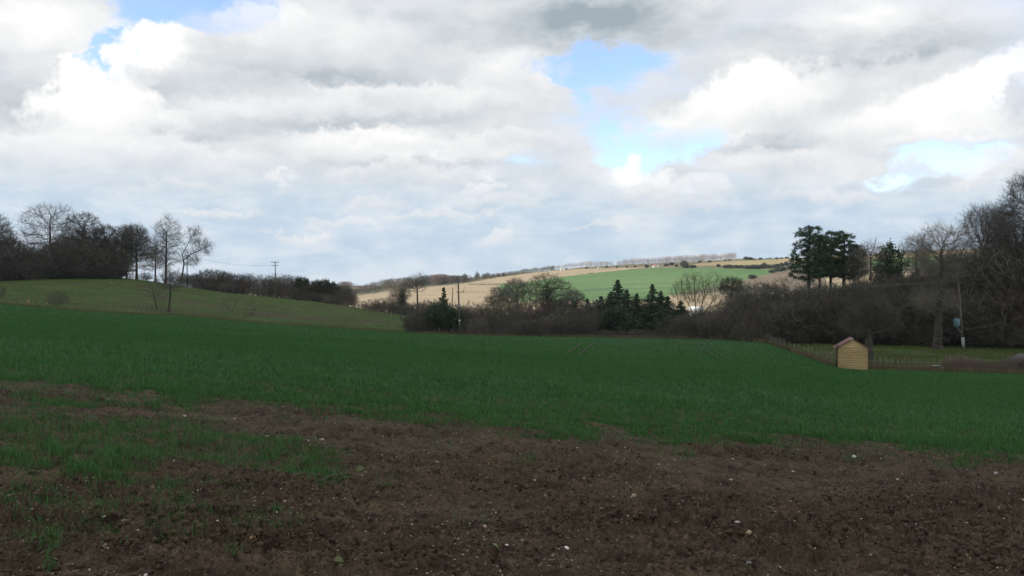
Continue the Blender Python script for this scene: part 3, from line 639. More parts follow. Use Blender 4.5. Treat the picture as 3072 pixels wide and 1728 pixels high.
def leafy(u, d, lobes, label, cat, m, n, seed, name='evergreen_bush', leaf=.2, group=None, R=.12):
    """dense evergreen: a trunk with limbs and leaf clumps gathered in uneven lobes"""
    b = gpt(u, d); E = px_ells(u, d, b.z, lobes); r = np.random.default_rng(seed); t = thing(name, label, cat, b, 0, group)
    A = sample_env(E, 260, r, .75); A = A[A[:, 2] > .2]; P, par = colonize([[(0, 0, -.2), (0, 0, .5)]], A, .5, .7, r); i = np.where(par >= 0)[0]
    link('trunk', as_mesh('trunk', seg_mesh(P[par[i]], P[i], np.full(len(i), R * .4), np.full(len(i), R * .35), 5), M['bark']), t)
    cl = P[i][r.integers(0, len(i), n // 9)] + r.normal(size=(n // 9, 3)) * .25
    C = np.repeat(cl, 9, 0) + r.normal(size=(len(cl) * 9, 3)) * leaf * 1.1
    link('crown', as_mesh('crown', leaf_cloud(C, leaf, r, 1.4), m), t); return t

# ------------------------------------------------------------------ trees on the crest of the left-hand pasture
G1 = 'bare trees on the crest of the left pasture'
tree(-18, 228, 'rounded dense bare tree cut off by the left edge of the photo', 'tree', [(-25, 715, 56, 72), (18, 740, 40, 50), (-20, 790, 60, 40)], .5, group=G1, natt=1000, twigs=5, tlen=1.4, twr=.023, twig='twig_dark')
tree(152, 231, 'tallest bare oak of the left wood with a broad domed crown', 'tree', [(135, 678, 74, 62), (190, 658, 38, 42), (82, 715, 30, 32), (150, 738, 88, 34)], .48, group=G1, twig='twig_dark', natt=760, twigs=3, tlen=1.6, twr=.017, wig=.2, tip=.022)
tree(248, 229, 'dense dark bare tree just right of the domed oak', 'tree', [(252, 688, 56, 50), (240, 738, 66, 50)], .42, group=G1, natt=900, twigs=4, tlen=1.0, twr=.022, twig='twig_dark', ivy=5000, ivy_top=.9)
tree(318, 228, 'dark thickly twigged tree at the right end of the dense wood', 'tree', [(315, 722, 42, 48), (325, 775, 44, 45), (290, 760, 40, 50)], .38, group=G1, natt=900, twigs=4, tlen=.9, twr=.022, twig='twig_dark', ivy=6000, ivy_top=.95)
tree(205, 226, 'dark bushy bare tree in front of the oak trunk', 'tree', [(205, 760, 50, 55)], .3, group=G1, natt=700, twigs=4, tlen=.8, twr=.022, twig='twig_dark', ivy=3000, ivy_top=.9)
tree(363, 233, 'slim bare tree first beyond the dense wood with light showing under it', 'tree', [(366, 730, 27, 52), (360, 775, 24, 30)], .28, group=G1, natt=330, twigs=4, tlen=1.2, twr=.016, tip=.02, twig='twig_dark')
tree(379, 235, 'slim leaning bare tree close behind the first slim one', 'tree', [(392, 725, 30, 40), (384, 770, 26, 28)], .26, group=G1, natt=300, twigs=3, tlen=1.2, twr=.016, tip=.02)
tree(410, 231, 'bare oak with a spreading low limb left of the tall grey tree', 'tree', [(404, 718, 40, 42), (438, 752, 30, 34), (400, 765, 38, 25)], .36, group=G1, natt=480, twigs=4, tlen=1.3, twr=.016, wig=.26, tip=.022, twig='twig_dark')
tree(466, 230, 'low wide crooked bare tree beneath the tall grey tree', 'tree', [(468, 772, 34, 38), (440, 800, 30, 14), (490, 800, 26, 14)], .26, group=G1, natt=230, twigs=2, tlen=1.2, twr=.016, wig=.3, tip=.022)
tree(495, 233, 'tall pale bare tree with an egg-shaped open crown on the crest', 'tree', [(500, 692, 36, 46), (512, 730, 44, 40), (488, 735, 36, 40), (500, 778, 46, 24)], .34, roots=[[(497, None), (498, 800), (499, 740), (500, 700)]], group=G1, natt=330, twigs=2, tlen=1.7, twr=.014, up=.15, wig=.2, tip=.022)
tree(546, 236, 'leaning open-crowned bare tree at the right end of the crest trees', 'tree', [(582, 708, 24, 26), (604, 742, 30, 22), (560, 765, 22, 20), (575, 785, 28, 14), (618, 755, 14, 10)], .24, roots=[[(542, None), (552, 790), (547, 764), (562, 735), (574, 712)], [(550, 780), (575, 762), (605, 748)]], group=G1, natt=170, twigs=2, tlen=1.5, twr=.013, wig=.28, tip=.024)
SHK = [shrub_kind(11, 3.6, 3.2, 'twig', twigs=3, tlen=.42, twr=.012), shrub_kind(12, 4.2, 2.9, 'twig_dark', twigs=3, tlen=.42, twr=.012), shrub_kind(13, 3.0, 3.6, 'twig', 4, twigs=3, tlen=.4, twr=.011), shrub_kind(14, 4.6, 3.6, 'twig_dark', 7, twigs=3, tlen=.45, twr=.013), shrub_kind(15, 3.4, 3.0, 'twig_green', 6, twigs=3, tlen=.4, twr=.011), shrub_kind(16, 3.8, 3.4, 'twig_red', 6, twigs=3, tlen=.45, twr=.011)]
TRK = [tree_kind(21, 5.2, 7.5, 'twig', twigs=3, tlen=.6, twr=.014), tree_kind(22, 4.4, 8, 'twig_dark', twigs=3, tlen=.6, twr=.014, up=.12), tree_kind(23, 5.8, 7, 'twig_green', twigs=3, tlen=.6, twr=.013, wig=.32), tree_kind(24, 4.6, 7.5, 'twig_red', twigs=3, tlen=.6, twr=.012, up=.12), tree_kind(25, 6.2, 7.2, 'twig_dark', twigs=4, tlen=.6, twr=.015, low=.12)]
BRM = shrub_kind(17, 3.8, 2.4, 'bramble', 8, twigs=4, tlen=.4, twr=.012)
rr = random.Random(31)
def row(kinds, us, dfun, vtop, label, group, hj=.18, wide=1.):
    for u in us:
        d = dfun(u) if callable(dfun) else dfun
        d += rr.uniform(-2, 2); uj = u + rr.uniform(-7, 7); p = gpt(uj, d); vt = np.interp(uj, [q[0] for q in vtop], [q[1] for q in vtop]); h = EYE - (vt - CV) / F * d - p.z
        if h < .8: continue
        h *= 1 + rr.uniform(-hj, hj * .35); k = rr.choice(kinds)
        lab = label(uj, h) if callable(label) else label
        k.put(p, h, lab, group, rr.uniform(0, 6.28), wide * rr.uniform(.85, 1.25))
# undergrowth that closes the left wood
G2 = 'thick undergrowth along the edge of the left wood'
def lab_under(u, h):
    where = 'at the far left edge' if u < 60 else 'under the domed oak' if u < 190 else 'under the dense dark trees' if u < 345 else 'at the foot of the slim trees right of the wood'
    return ('tall ' if h > 5.6 else 'low ' if h < 3.2 else '') + 'dark tangled thicket ' + where
row([SHK[1], SHK[3]], range(-60, 350, 26), lambda u: 224, [(-60, 735), (0, 730), (40, 745), (110, 752), (200, 735), (300, 730), (345, 760)], lab_under, G2, .3, 1.1)
row([SHK[1], SHK[3]], range(-60, 350, 20), lambda u: 227, [(-60, 720), (0, 715), (60, 735), (110, 742), (200, 715), (300, 712), (345, 745)], lab_under, G2, .34, 1.1)
row([SHK[1], SHK[3], SHK[4]], range(-50, 350, 30), lambda u: 221, [(-60, 800), (345, 790)], lab_under, G2, .2, 1.2)
row([SHK[1], SHK[3]], [352, 392, 430, 440, 505, 525], lambda u: 236, [(350, 822), (450, 815), (530, 812)], lab_under, G2, .1)
# strip of scrub wood behind the crest
G3 = 'bare scrub trees in the strip wood behind the pasture crest'
TOP3 = [(540, 822), (570, 812), (620, 806), (680, 812), (730, 822), (800, 824), (850, 822), (890, 830), (960, 842), (1020, 855), (1060, 880)]
def lab_strip(u, h):
    where = 'just right of the leaning crest tree' if u < 640 else 'left of the telegraph pole on the hill' if u < 800 else 'directly behind the telegraph pole on the hill' if u < 850 else 'between the hill telegraph pole and the evergreens' if u < 900 else 'around the dark evergreens' if u < 1010 else 'at the low right end of the strip wood'
    return ('tall ' if h > 9 else 'short ' if h < 6.5 else 'middling ') + 'bare brown tree ' + where
DC = lambda u: np.interp(u, [540, 700, 830, 1000, 1060], [252, 262, 252, 243, 238])
row(TRK + [SHK[3]], range(545, 1062, 12), lambda u: DC(u) + 6, TOP3, lab_strip, G3, .16)
row(TRK[:2] + TRK[3:] + [SHK[3]], range(552, 1050, 16), lambda u: DC(u) - 4, [(a, b + 14) for a, b in TOP3], lab_strip, G3, .16, 1.15)
row(SHK[:4], range(560, 1045, 24), lambda u: DC(u) - 10, [(a, b + 34) for a, b in TOP3], lambda u, h: lab_strip(u, 6).replace('short bare brown tree', 'low front shrub'), 'low shrubs fronting the strip wood', .16, 1.3)
leafy(908, 244, [(905, 850, 22, 16), (916, 842, 12, 11), (892, 858, 12, 12), (905, 880, 24, 22)], 'dark evergreen left of the widest evergreen in the strip wood', 'evergreen tree', M['ivy'], 5200, 5, 'evergreen_tree', .26, 'evergreens in the strip wood')
leafy(955, 242, [(952, 852, 18, 13), (968, 862, 22, 18), (945, 880, 24, 24)], 'widest dark evergreen with lumpy crown in the strip wood', 'evergreen tree', M['ivy'], 5200, 6, 'evergreen_tree', .26, 'evergreens in the strip wood')
leafy(990, 241, [(988, 854, 18, 13), (1000, 870, 18, 18), (985, 885, 20, 24)], 'rightmost dark evergreen at the low end of the strip wood', 'evergreen tree', M['ivy'], 4600, 7, 'evergreen_tree', .26, 'evergreens in the strip wood')
# small plants standing on the pasture
G4 = 'small bare trees standing on the pasture by the crop'
tree(471, 160, 'thin leaning bare sapling on the pasture left of its twin', 'sapling', [(448, 866, 40, 22), (476, 888, 30, 16)], .15, roots=[[(472, None), (463, 895), (456, 862)]], group=G4, natt=120, twigs=1, tlen=.9, twr=.010, name='bare_sapling')
tree(507, 158, 'small bare tree with a dark flat crown on the lower pasture', 'tree', [(508, 838, 46, 30), (516, 864, 36, 14)], .22, roots=[[(506, None), (510, 895), (512, 862)]], group=G4, natt=200, twigs=2, tlen=.9, twr=.010)
SHK[1].put(gpt(172, 152), 2.5, 'round dark lone bush on the left pasture by the pale props', 'lone bushes on the left pasture', .5)
SHK[3].put(gpt(-4, 162), 2.2, 'dark lone bush on the pasture at the left edge of the photo', 'lone bushes on the left pasture', 2.)
tree(694, 178, 'sparse faint multi-stemmed sapling on the pasture below the strip wood', 'sapling', [(690, 905, 34, 24)], .05, roots=[[(694, None), (692, 935)], [(694, 940), (676, 912)], [(694, 940), (708, 905)]], group='sparse saplings on the pasture', natt=70, twigs=1, tlen=.7, twr=.008, name='bare_sapling')
tree(752, 170, 'thin faint sapling at the foot of the pasture left of centre', 'sapling', [(752, 925, 26, 26)], .05, roots=[[(752, None), (752, 945)], [(752, 950), (766, 925)]], group='sparse saplings on the pasture', natt=50, twigs=1, tlen=.6, twr=.008, name='bare_sapling')

# ------------------------------------------------------------------ hedge and trees along the bottom of the crop field
PLACES = [(1262, 'left of the scraggly conifer by the low gate'), (1345, 'around the scraggly conifer and gate'), (1440, 'just right of the near telegraph pole'), (1560, 'over the grass gap right of the near pole'), (1720, 'beneath the big spreading ivy tree'), (1800, 'between the ivy tree and the left dark spruce'), (1905, 'around the left dark spruce'), (2010, 'around the right dark spruce'), (2180, 'below the fan-shaped many-stemmed tree'), (2300, 'right of the fan-shaped tree'), (2480, 'beneath the pines'), (2640, 'behind the wooden field shelter'), (2780, 'between the shelter and the big bare oak'), (2900, 'behind the right-hand transformer pole'), (3400, 'at the right edge of the wood')]
def place(u):
    for a, t in PLACES:
        if u < a: return t
def lab_hedge(u, h): return ('tall' if h > 5 else 'knee-high' if h < 1.6 else 'low' if h < 3. else 'middling') + ' bare hedge shrub ' + place(u)
def lab_back(u, h): return ('taller' if h > 8.5 else 'shorter' if h < 6 else 'middling') + ' bare tree in the hedge line ' + place(u)
row_low = [q for q in range(1795, 2025, 24)]
G5 = 'bare shrubs along the hedge at the bottom of the field'
row(SHK[:5], range(1232, 1300, 20), lambda u: edge_d(u) + 4, [(1220, 945), (1260, 935), (1300, 955)], lab_hedge, G5, .15)
row(SHK[:4], [1412, 1434] + list(range(1520, 1790, 21)) + list(range(2030, 2290, 21)), lambda u: edge_d(u) + 4, [(1350, 945), (1450, 945), (1560, 950), (1700, 940), (1900, 950), (2100, 945), (2290, 955)], lab_hedge, G5, .2, 1.1)
row(SHK[:5] + TRK[:2], [q for q in range(1250, 2300, 24) if not 1795 < q < 2022], lambda u: edge_d(u) + 10, [(1220, 915), (1300, 905), (1370, 915), (1480, 905), (1700, 915), (1800, 890), (2000, 920), (2060, 930), (2130, 930), (2160, 905), (2290, 890)], lab_hedge, G5, .3, 1.15)
row(TRK + SHK[2:4], range(1240, 2290, 29), lambda u: edge_d(u) + 20, [(1220, 905), (1310, 895), (1400, 905), (1480, 885), (1560, 872), (1700, 905), (1760, 882), (1900, 888), (2000, 900), (2060, 925), (2120, 925), (2160, 880), (2290, 850)], lab_back, 'bare trees in the hedge line', .28)
row(SHK[2:5], range(1040, 1215, 26), lambda u: 232, [(1040, 915), (1100, 900), (1130, 893), (1180, 898), (1215, 900)], 'low bare shrub on the slope right of the strip wood', 'low shrubs where the pasture drops away', .15, 1.2)
row(SHK[1:4], range(1100, 1300, 22), lambda u: 215, [(1090, 915), (1130, 900), (1185, 905), (1300, 900)], 'dark low shrub behind the line of dark fence posts', 'dark shrubs behind the fence posts', .15, 1.2)
tree(1206, 222, 'stubby bare tree with an ivy-wrapped trunk behind the fence posts', 'tree', [(1200, 885, 34, 22), (1190, 900, 30, 16)], .3, roots=[[(1208, None), (1207, 900), (1206, 872)]], natt=300, twigs=2, tlen=.8, twr=.014, ivy=2600, ivy_top=.9, wig=.35)
tree(1252, 255, 'lone dark bare tree leaning right against the pale stubble', 'tree', [(1246, 848, 32, 24), (1264, 838, 20, 20), (1222, 862, 28, 16), (1256, 866, 26, 12)], .32, roots=[[(1255, None), (1252, 885), (1252, 865)]], natt=420, twigs=1, tlen=.9, twr=.014, twig='twig_dark')
row(SHK[:3], row_low, lambda u: edge_d(u) + 3.5, [(1790, 985), (2030, 985)], lab_hedge, G5, .2)
tree(1045, 245, 'pale bushy bare tree at the end of the strip wood', 'tree', [(1040, 880, 22, 22), (1050, 900, 24, 16)], .16, natt=300, twigs=3, tlen=.7, twr=.012)
spruce(1331, 153, 862, 120, 'scraggly thin-topped conifer beside the near telegraph pole', 3, rag=.6, power=1.25, base=.16, n=.8)
leafy(1318, 152, [(1322, 945, 48, 30), (1365, 950, 24, 24), (1290, 950, 22, 20)], 'dark evergreen mass at the foot of the scraggly conifer', 'evergreen bush', M['spruce'], 9000, 8, leaf=.17)
tree(1500, 172, 'ragged bare tree in front of the stubble right of the telegraph pole', 'tree', [(1498, 885, 30, 24), (1480, 900, 24, 20)], .16, natt=340, twigs=3, tlen=.65, twr=.011)
tree(1552, 176, 'bushy reddish bare tree left of the big spreading ivy tree', 'tree', [(1548, 868, 36, 32), (1530, 890, 30, 22)], .2, natt=420, twigs=3, tlen=.7, twr=.011)
tree(1641, 178, 'big spreading bare tree with ivy up its trunk before the green hill', 'tree', [(1640, 862, 60, 40), (1690, 880, 38, 34), (1590, 872, 34, 26), (1650, 900, 60, 22)], .36, natt=900, twigs=3, tlen=.8, twr=.012, ivy=4200, ivy_top=.72, twig='twig_green', wig=.3)
tree(1718, 172, 'mid-sized bare tree right beside the big ivy tree', 'tree', [(1722, 900, 34, 28)], .18, natt=380, twigs=3, tlen=.65, twr=.011)
spruce(1853, 150, 838, 160, 'taller dark spruce, left one of the pair in the hedge', 4, 'dark spruces in the hedge', .38, .95)
spruce(1958, 148, 851, 140, 'shorter dark spruce, right one of the pair in the hedge', 5, 'dark spruces in the hedge', .38, .95)
spruce(1910, 151, 880, 95, 'small dark spruce squeezed between the pair', 6, 'dark spruces in the hedge', .3, .9)
spruce(2003, 149, 885, 90, 'small dark spruce at the right side of the pair', 7, 'dark spruces in the hedge', .3, .9)
spruce(1802, 152, 888, 100, 'small dark spruce at the left side of the pair', 16, 'dark spruces in the hedge', .35, .9)
for (u_, d_, v_, w_, l_) in [(1722, 156, 902, 80, 'low dark spruce at the left end of the hedge spruces'), (1762, 154, 896, 90, 'low dark spruce left of the taller pair'), (2042, 150, 900, 80, 'low dark spruce at the right end of the hedge spruces'), (1880, 153, 868, 100, 'dark spruce shoulder just right of the taller one'), (1832, 153, 872, 100, 'dark spruce shoulder just left of the taller one'), (1982, 151, 872, 90, 'dark spruce shoulder just right of the shorter one')]:
    spruce(u_, d_, v_, w_, l_, u_, 'dark spruces in the hedge', .4, .8)
leafy(1870, 148, [(1850, 955, 50, 42), (1960, 960, 52, 42), (1905, 970, 60, 34)], 'dark evergreen skirt beneath the spruces', 'evergreen bush', M['spruce'], 12000, 9, leaf=.17)
tree(2088, 160, 'fan-shaped many-stemmed bare tree in front of the green hill', 'tree', [(2085, 862, 58, 40), (2140, 858, 32, 40), (2045, 878, 36, 30), (2100, 890, 70, 24)], .2, roots=[[(2090, None), (2090, 962)], [(2088, 962), (2062, 905)], [(2090, 962), (2085, 895)], [(2092, 962), (2110, 900)], [(2094, 962), (2138, 905)], [(2086, 962), (2035, 915)]], natt=900, twigs=2, tlen=.9, twr=.010, twig='twig_green', up=.3, wig=.12)
tree(2195, 158, 'round-topped dark bare tree right of the fan-shaped one', 'tree', [(2195, 865, 38, 32), (2215, 890, 34, 26)], .22, natt=560, twigs=3, tlen=.7, twr=.013, twig='twig_dark')

# ------------------------------------------------------------------ pines and the wood on the right
pine(2424, 136, 675, 'tallest dark pine with a broad layered crown at the left of the pine group', [(2432, 695, 40, 21), (2412, 722, 42, 25), (2448, 730, 47, 28), (2402, 750, 35, 19), (2440, 765, 66, 25), (2405, 785, 42, 17), (2435, 805, 70, 23), (2415, 828, 51, 15), (2470, 790, 47, 25)], .26, 3, 690, .3, 'dark pines in the wood', 46)
pine(2458, 134, 700, 'slim pine close right of the tallest pine', [(2462, 730, 30, 25), (2462, 770, 42, 28), (2465, 810, 42, 23)], .17, 13, 715, .1, 'dark pines in the wood', 46)
pine(2490, 137, 692, 'middle pine of the dark group with a pointed crown', [(2496, 712, 30, 21), (2490, 742, 40, 28), (2488, 780, 49, 30), (2490, 815, 47, 19)], .2, 4, 705, .2, 'dark pines in the wood', 46)
pine(2530, 135, 692, 'right-hand pine of the group with bristling tufts', [(2524, 712, 35, 21), (2548, 728, 33, 23), (2530, 750, 54, 28), (2565, 762, 35, 23), (2530, 790, 66, 30), (2545, 820, 59, 19)], .24, 5, 705, .2, 'dark pines in the wood', 46)
tree(2575, 134, 'russet bare tree against the right flank of the pines', 'tree', [(2570, 775, 28, 38), (2560, 815, 36, 30)], .2, natt=560, twigs=3, tlen=.6, twr=.011, twig='twig_dark')
leafy(2670, 130, [(2672, 746, 22, 18), (2660, 775, 28, 24), (2688, 772, 24, 24), (2665, 812, 42, 30), (2665, 850, 46, 30)], 'dark ivy-clad evergreen standing alone right of the pines', 'evergreen tree', M['pine'], 7500, 11, 'evergreen_tree', .20)
G6 = 'bare trees standing in the right-hand wood'
tree(2612, 128, 'thin bare tree between the pines and the ivy-clad evergreen', 'tree', [(2615, 765, 34, 38), (2610, 810, 34, 26)], .17, natt=300, twigs=2, tlen=1.0, twr=.010, group=G6)
tree(2612, 86, 'dark spreading bare tree whose trunk stands beside the field shelter', 'tree', [(2610, 935, 66, 60), (2570, 975, 50, 36), (2660, 960, 50, 44), (2600, 880, 44, 34)], .42, roots=[[(2608, None), (2606, 1035), (2606, 990)]], natt=950, twigs=3, tlen=.6, twr=.009, twig='twig_dark', group=G6, wig=.34)
tree(2750, 132, 'bare tree with a fine rounded crown left of the big oak', 'tree', [(2745, 752, 42, 40), (2750, 795, 40, 26)], .2, natt=340, twigs=2, tlen=1.1, twr=.010, group=G6, tip=.014)
tree(2812, 99, 'big bare oak with a thick dark trunk beside the transformer pole', 'tree', [(2822, 735, 66, 52), (2800, 775, 56, 36), (2860, 760, 40, 42), (2825, 820, 56, 34), (2800, 900, 60, 44)], .50, roots=[[(2811, None), (2814, 1000), (2820, 880), (2824, 800), (2824, 760)]], natt=620, twigs=2, tlen=1.3, twr=.009, group=G6, up=.12, wig=.2, tip=.016)
tree(2955, 118, 'tall bare tree with a fan crown left of the tallest right-edge tree', 'tree', [(2950, 680, 58, 56), (2985, 670, 36, 50), (2950, 740, 50, 40)], .34, roots=[[(2962, None), (2960, 860), (2957, 780), (2955, 740)]], natt=520, twigs=2, tlen=1.4, twr=.011, group=G6, up=.14, wig=.18, tip=.018)
tree(3000, 122, 'slender bare tree close behind the fan-crowned tree', 'tree', [(3000, 690, 42, 62), (3010, 760, 44, 44)], .28, natt=700, twigs=3, tlen=.8, twr=.012, group=G6, up=.1, twig='twig_dark')
tree(3075, 112, 'tallest dark bare tree at the right edge of the photo', 'tree', [(3080, 610, 62, 78), (3045, 690, 52, 60), (3100, 720, 80, 70), (3040, 760, 56, 36)], .48, natt=900, twigs=3, tlen=1.4, twr=.013, group=G6, twig='twig_dark', wig=.2)
tree(3190, 114, 'bare tree just beyond the right edge of the photo', 'tree', [(3200, 640, 80, 90), (3190, 740, 90, 60)], .48, natt=800, twigs=3, tlen=1.3, twr=.013, group=G6, twig='twig_dark')
G7 = 'bare shrubs in the right-hand wood'
def lab_wood(u, h): return ('tall' if h > 7 else 'low' if h < 3.5 else 'middling') + ' dark bare thicket ' + place(u)
TOPW = [(2230, 885), (2300, 848), (2350, 846), (2400, 852), (2480, 846), (2560, 820), (2620, 815), (2700, 818), (2790, 812), (2870, 785), (2950, 745), (3080, 715), (3300, 710)]
row([TRK[1], TRK[4], TRK[0]], range(2240, 3260, 16), lambda u: np.interp(u, [2240, 2400, 2700, 3250], [150, 134, 126, 118]), TOPW, lab_wood, G7, .3, 1.1)
row([TRK[1], TRK[4], SHK[3], SHK[1]], range(2250, 3260, 19), lambda u: np.interp(u, [2240, 2400, 2700, 3250], [142, 126, 118, 112]), [(a, b + 22) for a, b in TOPW], lab_wood, G7, .3, 1.2)
row([SHK[1], SHK[3], SHK[1]], range(2262, 3260, 21), lambda u: np.interp(u, [2240, 2300, 2400, 2700, 3250], [140, 132, 116, 110, 106]), [(2240, 945), (2400, 905), (2600, 880), (3250, 860)], lab_wood, G7, .2, 1.25)
row([SHK[1], SHK[3], SHK[3]], range(2275, 3260, 24), lambda u: np.interp(u, [2240, 2300, 2400, 2700, 3250], [136, 127, 112, 106, 102]), [(2240, 990), (2400, 985), (2600, 975), (3250, 960)], lab_wood, G7, .2, 1.3)
row([TRK[3], SHK[5]], range(2905, 3200, 24), lambda u: 107, [(2900, 905), (2960, 872), (3060, 850), (3200, 840)], lambda u, h: ('tall' if h > 7.2 else 'shorter') + ' reddish bare thicket at the right edge of the wood', 'reddish thicket at the right', .15, 1.1)
row([BRM, BRM, SHK[0]], range(2822, 3260, 22), lambda u: edge_d(u) + 4.5, [(2820, 1085), (2870, 1066), (3000, 1073), (3260, 1075)], 'knee-high brown bramble clump along the right end of the field edge', 'brown bramble clumps at the field edge', .5, 1.15)
row([SHK[0], SHK[2], SHK[4]], [2290, 2310, 2330, 2352], lambda u: edge_d(u) + 4, [(2280, 990), (2360, 1020)], lab_hedge, G5, .2)

# ------------------------------------------------------------------ trees on the far hill
def far_kind(seed, w, h, m, n=300, R=.2, low=.2, twr=.06, up=.05, tw=3, cat='tree', name='hill_tree'):
    E = [(0, 0, h * .58, w * .5, w * .5, h * .40), (0, 0, h * .32, w * .42, w * .42, h * .25)]
    tr, cr, _, _, _ = bare_tree([[(0, 0, -.5), (.05, 0, h * low)]], E, R, .045, seed, n, step=max(w, h) / 11, twigs=tw, tlen=h * .10, twr=twr, up=up, sub=1)
    return Kind(name, cat, [(name, as_mesh(name, join([tr, cr]), M[m]))], h)
FK = [far_kind(51, 9, 10, 'twig_far', twr=.07, tw=4), far_kind(52, 8, 9, 'twig_far_red', twr=.07, tw=4), far_kind(53, 8, 8, 'twig_far_green', twr=.07, tw=4), far_kind(54, 7, 9, 'twig_far', up=.15, tw=4)]
PK = [far_kind(61, 3.6, 11, 'poplar', 190, .14, .08, .055, .35, 4, 'tree', 'poplar_tree'), far_kind(62, 4.2, 11, 'poplar', 190, .14, .12, .055, .35, 4, 'tree', 'poplar_tree'), far_kind(63, 3.2, 11, 'poplar', 170, .14, .1, .06, .4, 4, 'tree', 'poplar_tree')]
def far_leaf(seed, w, h, name='hill_bush', m='far_dark'):
    r = np.random.default_rng(seed); P = sample_env([(0, 0, h * .55, w * .5, w * .5, h * .42), (w * .2, 0, h * .35, w * .4, w * .4, h * .3)], 130, r, .4); C = np.repeat(P, 5, 0) + r.normal(size=(len(P) * 5, 3)) * .35
    return Kind(name, 'bush', [(name, as_mesh(name, leaf_cloud(C, .7, r, 1.3), M[m]))], h)
BK = [far_leaf(71, 5.5, 4.2), far_leaf(72, 7, 4.5), far_leaf(73, 4.5, 5)]
DK = [far_leaf(75, 7, 9, 'hill_evergreen'), far_leaf(76, 9, 8, 'hill_evergreen')]
def far_put(k, u, v, vt, label, group, wide=1.):
    p = ground_at(u, v, 485, 1300); h = (v - vt) / F * p.y; k.put(p, h, label, group, rr.uniform(0, 6.28), wide * rr.uniform(.9, 1.15))
G8 = 'trees of the wood on the far left skyline'
skyl = [(1000, 852), (1040, 842), (1066, 858), (1090, 852), (1130, 846), (1165, 836), (1200, 834), (1250, 832), (1290, 828), (1330, 824), (1370, 828), (1400, 834)]
for u in range(995, 1400, 7):
    vt = np.interp(u, [a for a, b in skyl], [b for a, b in skyl]); g = np.interp(u, [1000, 1300, 1400], [866, 855, 846])
    red = (1020 < u < 1060) or (1110 < u < 1135) or (1290 < u < 1360)
    k = FK[1] if red and rr.random() < .75 else rr.choice([FK[0], FK[3], FK[0], FK[2]])
    far_put(k, u + rr.uniform(-3, 3), g, vt + rr.uniform(-5, 2), ('reddish' if k is FK[1] else 'greenish' if k is FK[2] else 'brown') + ' bare tree on the far left skyline', G8, 1.35)
G9 = 'trees along the lower edge of the far wood'
for u in range(1035, 1400, 7):
    g = np.interp(u, [1000, 1060, 1130, 1250, 1390], [893, 887, 877, 862, 849]); k = rr.choice([FK[2], FK[0], FK[2], FK[3]])
    far_put(k, u + rr.uniform(-3, 3), g - rr.uniform(1, 5), g - rr.uniform(17, 26), ('greenish' if k is FK[2] else 'brown') + ' bare tree on the wood edge above the pale stubble', G9, 1.5)
for (u, v, vt, lab) in [(1395, 846, 820, 'spiky dark evergreen leftmost on the far skyline'), (1378, 848, 826, 'low dark evergreen beside the leftmost skyline evergreen'), (1432, 840, 815, 'tallest rounded dark evergreen on the far skyline'), (1452, 836, 820, 'dark evergreen right of the tallest skyline evergreen'), (1462, 835, 817, 'pointed dark evergreen in the middle of the skyline group'), (1478, 833, 822, 'low dark evergreen toward the right of the skyline group'), (1495, 831, 819, 'dark evergreen nearly rightmost on the far skyline'), (1510, 829, 819, 'small rightmost dark evergreen on the far skyline')]:
    far_put(rr.choice(DK), u, v, vt, lab, 'dark evergreens on the far skyline', .8)
for u in range(1400, 1660, 7):
    v = np.interp(u, [1390, 1505, 1640, 1660], [848, 829, 812, 811]); far_put(rr.choice([FK[0], FK[2], FK[3]]), u + rr.uniform(-2, 2), v, v - rr.uniform(10, 15), 'small bare tree in the hedge along the top of the stubble hill', 'hedge trees along the top of the stubble hill', 1.5)
for u in np.arange(1640, 1838, 4.):
    v = np.interp(u, [1640, 1720, 1840], [810, 805, 800]); vt = np.interp(u, [1640, 1700, 1760, 1838], [800, 790, 784, 782])
    rr.choice(PK); far_put(rr.choice(PK), u + rr.uniform(-2, 2), v, vt + rr.uniform(-2, 2), 'pale bare poplar in the shorter left row on the far ridge', 'poplars in the left row on the far ridge', 1.7)
for u in np.arange(1852, 2206, 3.4):
    v = np.interp(u, [1850, 1950, 2100, 2206], [800, 795, 789, 782]); vt = np.interp(u, [1852, 1870, 1950, 2050, 2120, 2206], [784, 777, 773, 766, 761, 757])
    far_put(rr.choice(PK), u + rr.uniform(-2, 2), v, vt + rr.uniform(-2.5, 2.5), 'pale bare poplar in the taller long row on the far ridge', 'poplars in the long row on the far ridge', 1.5)
G10 = 'dark bushes dotted along the far ridge'
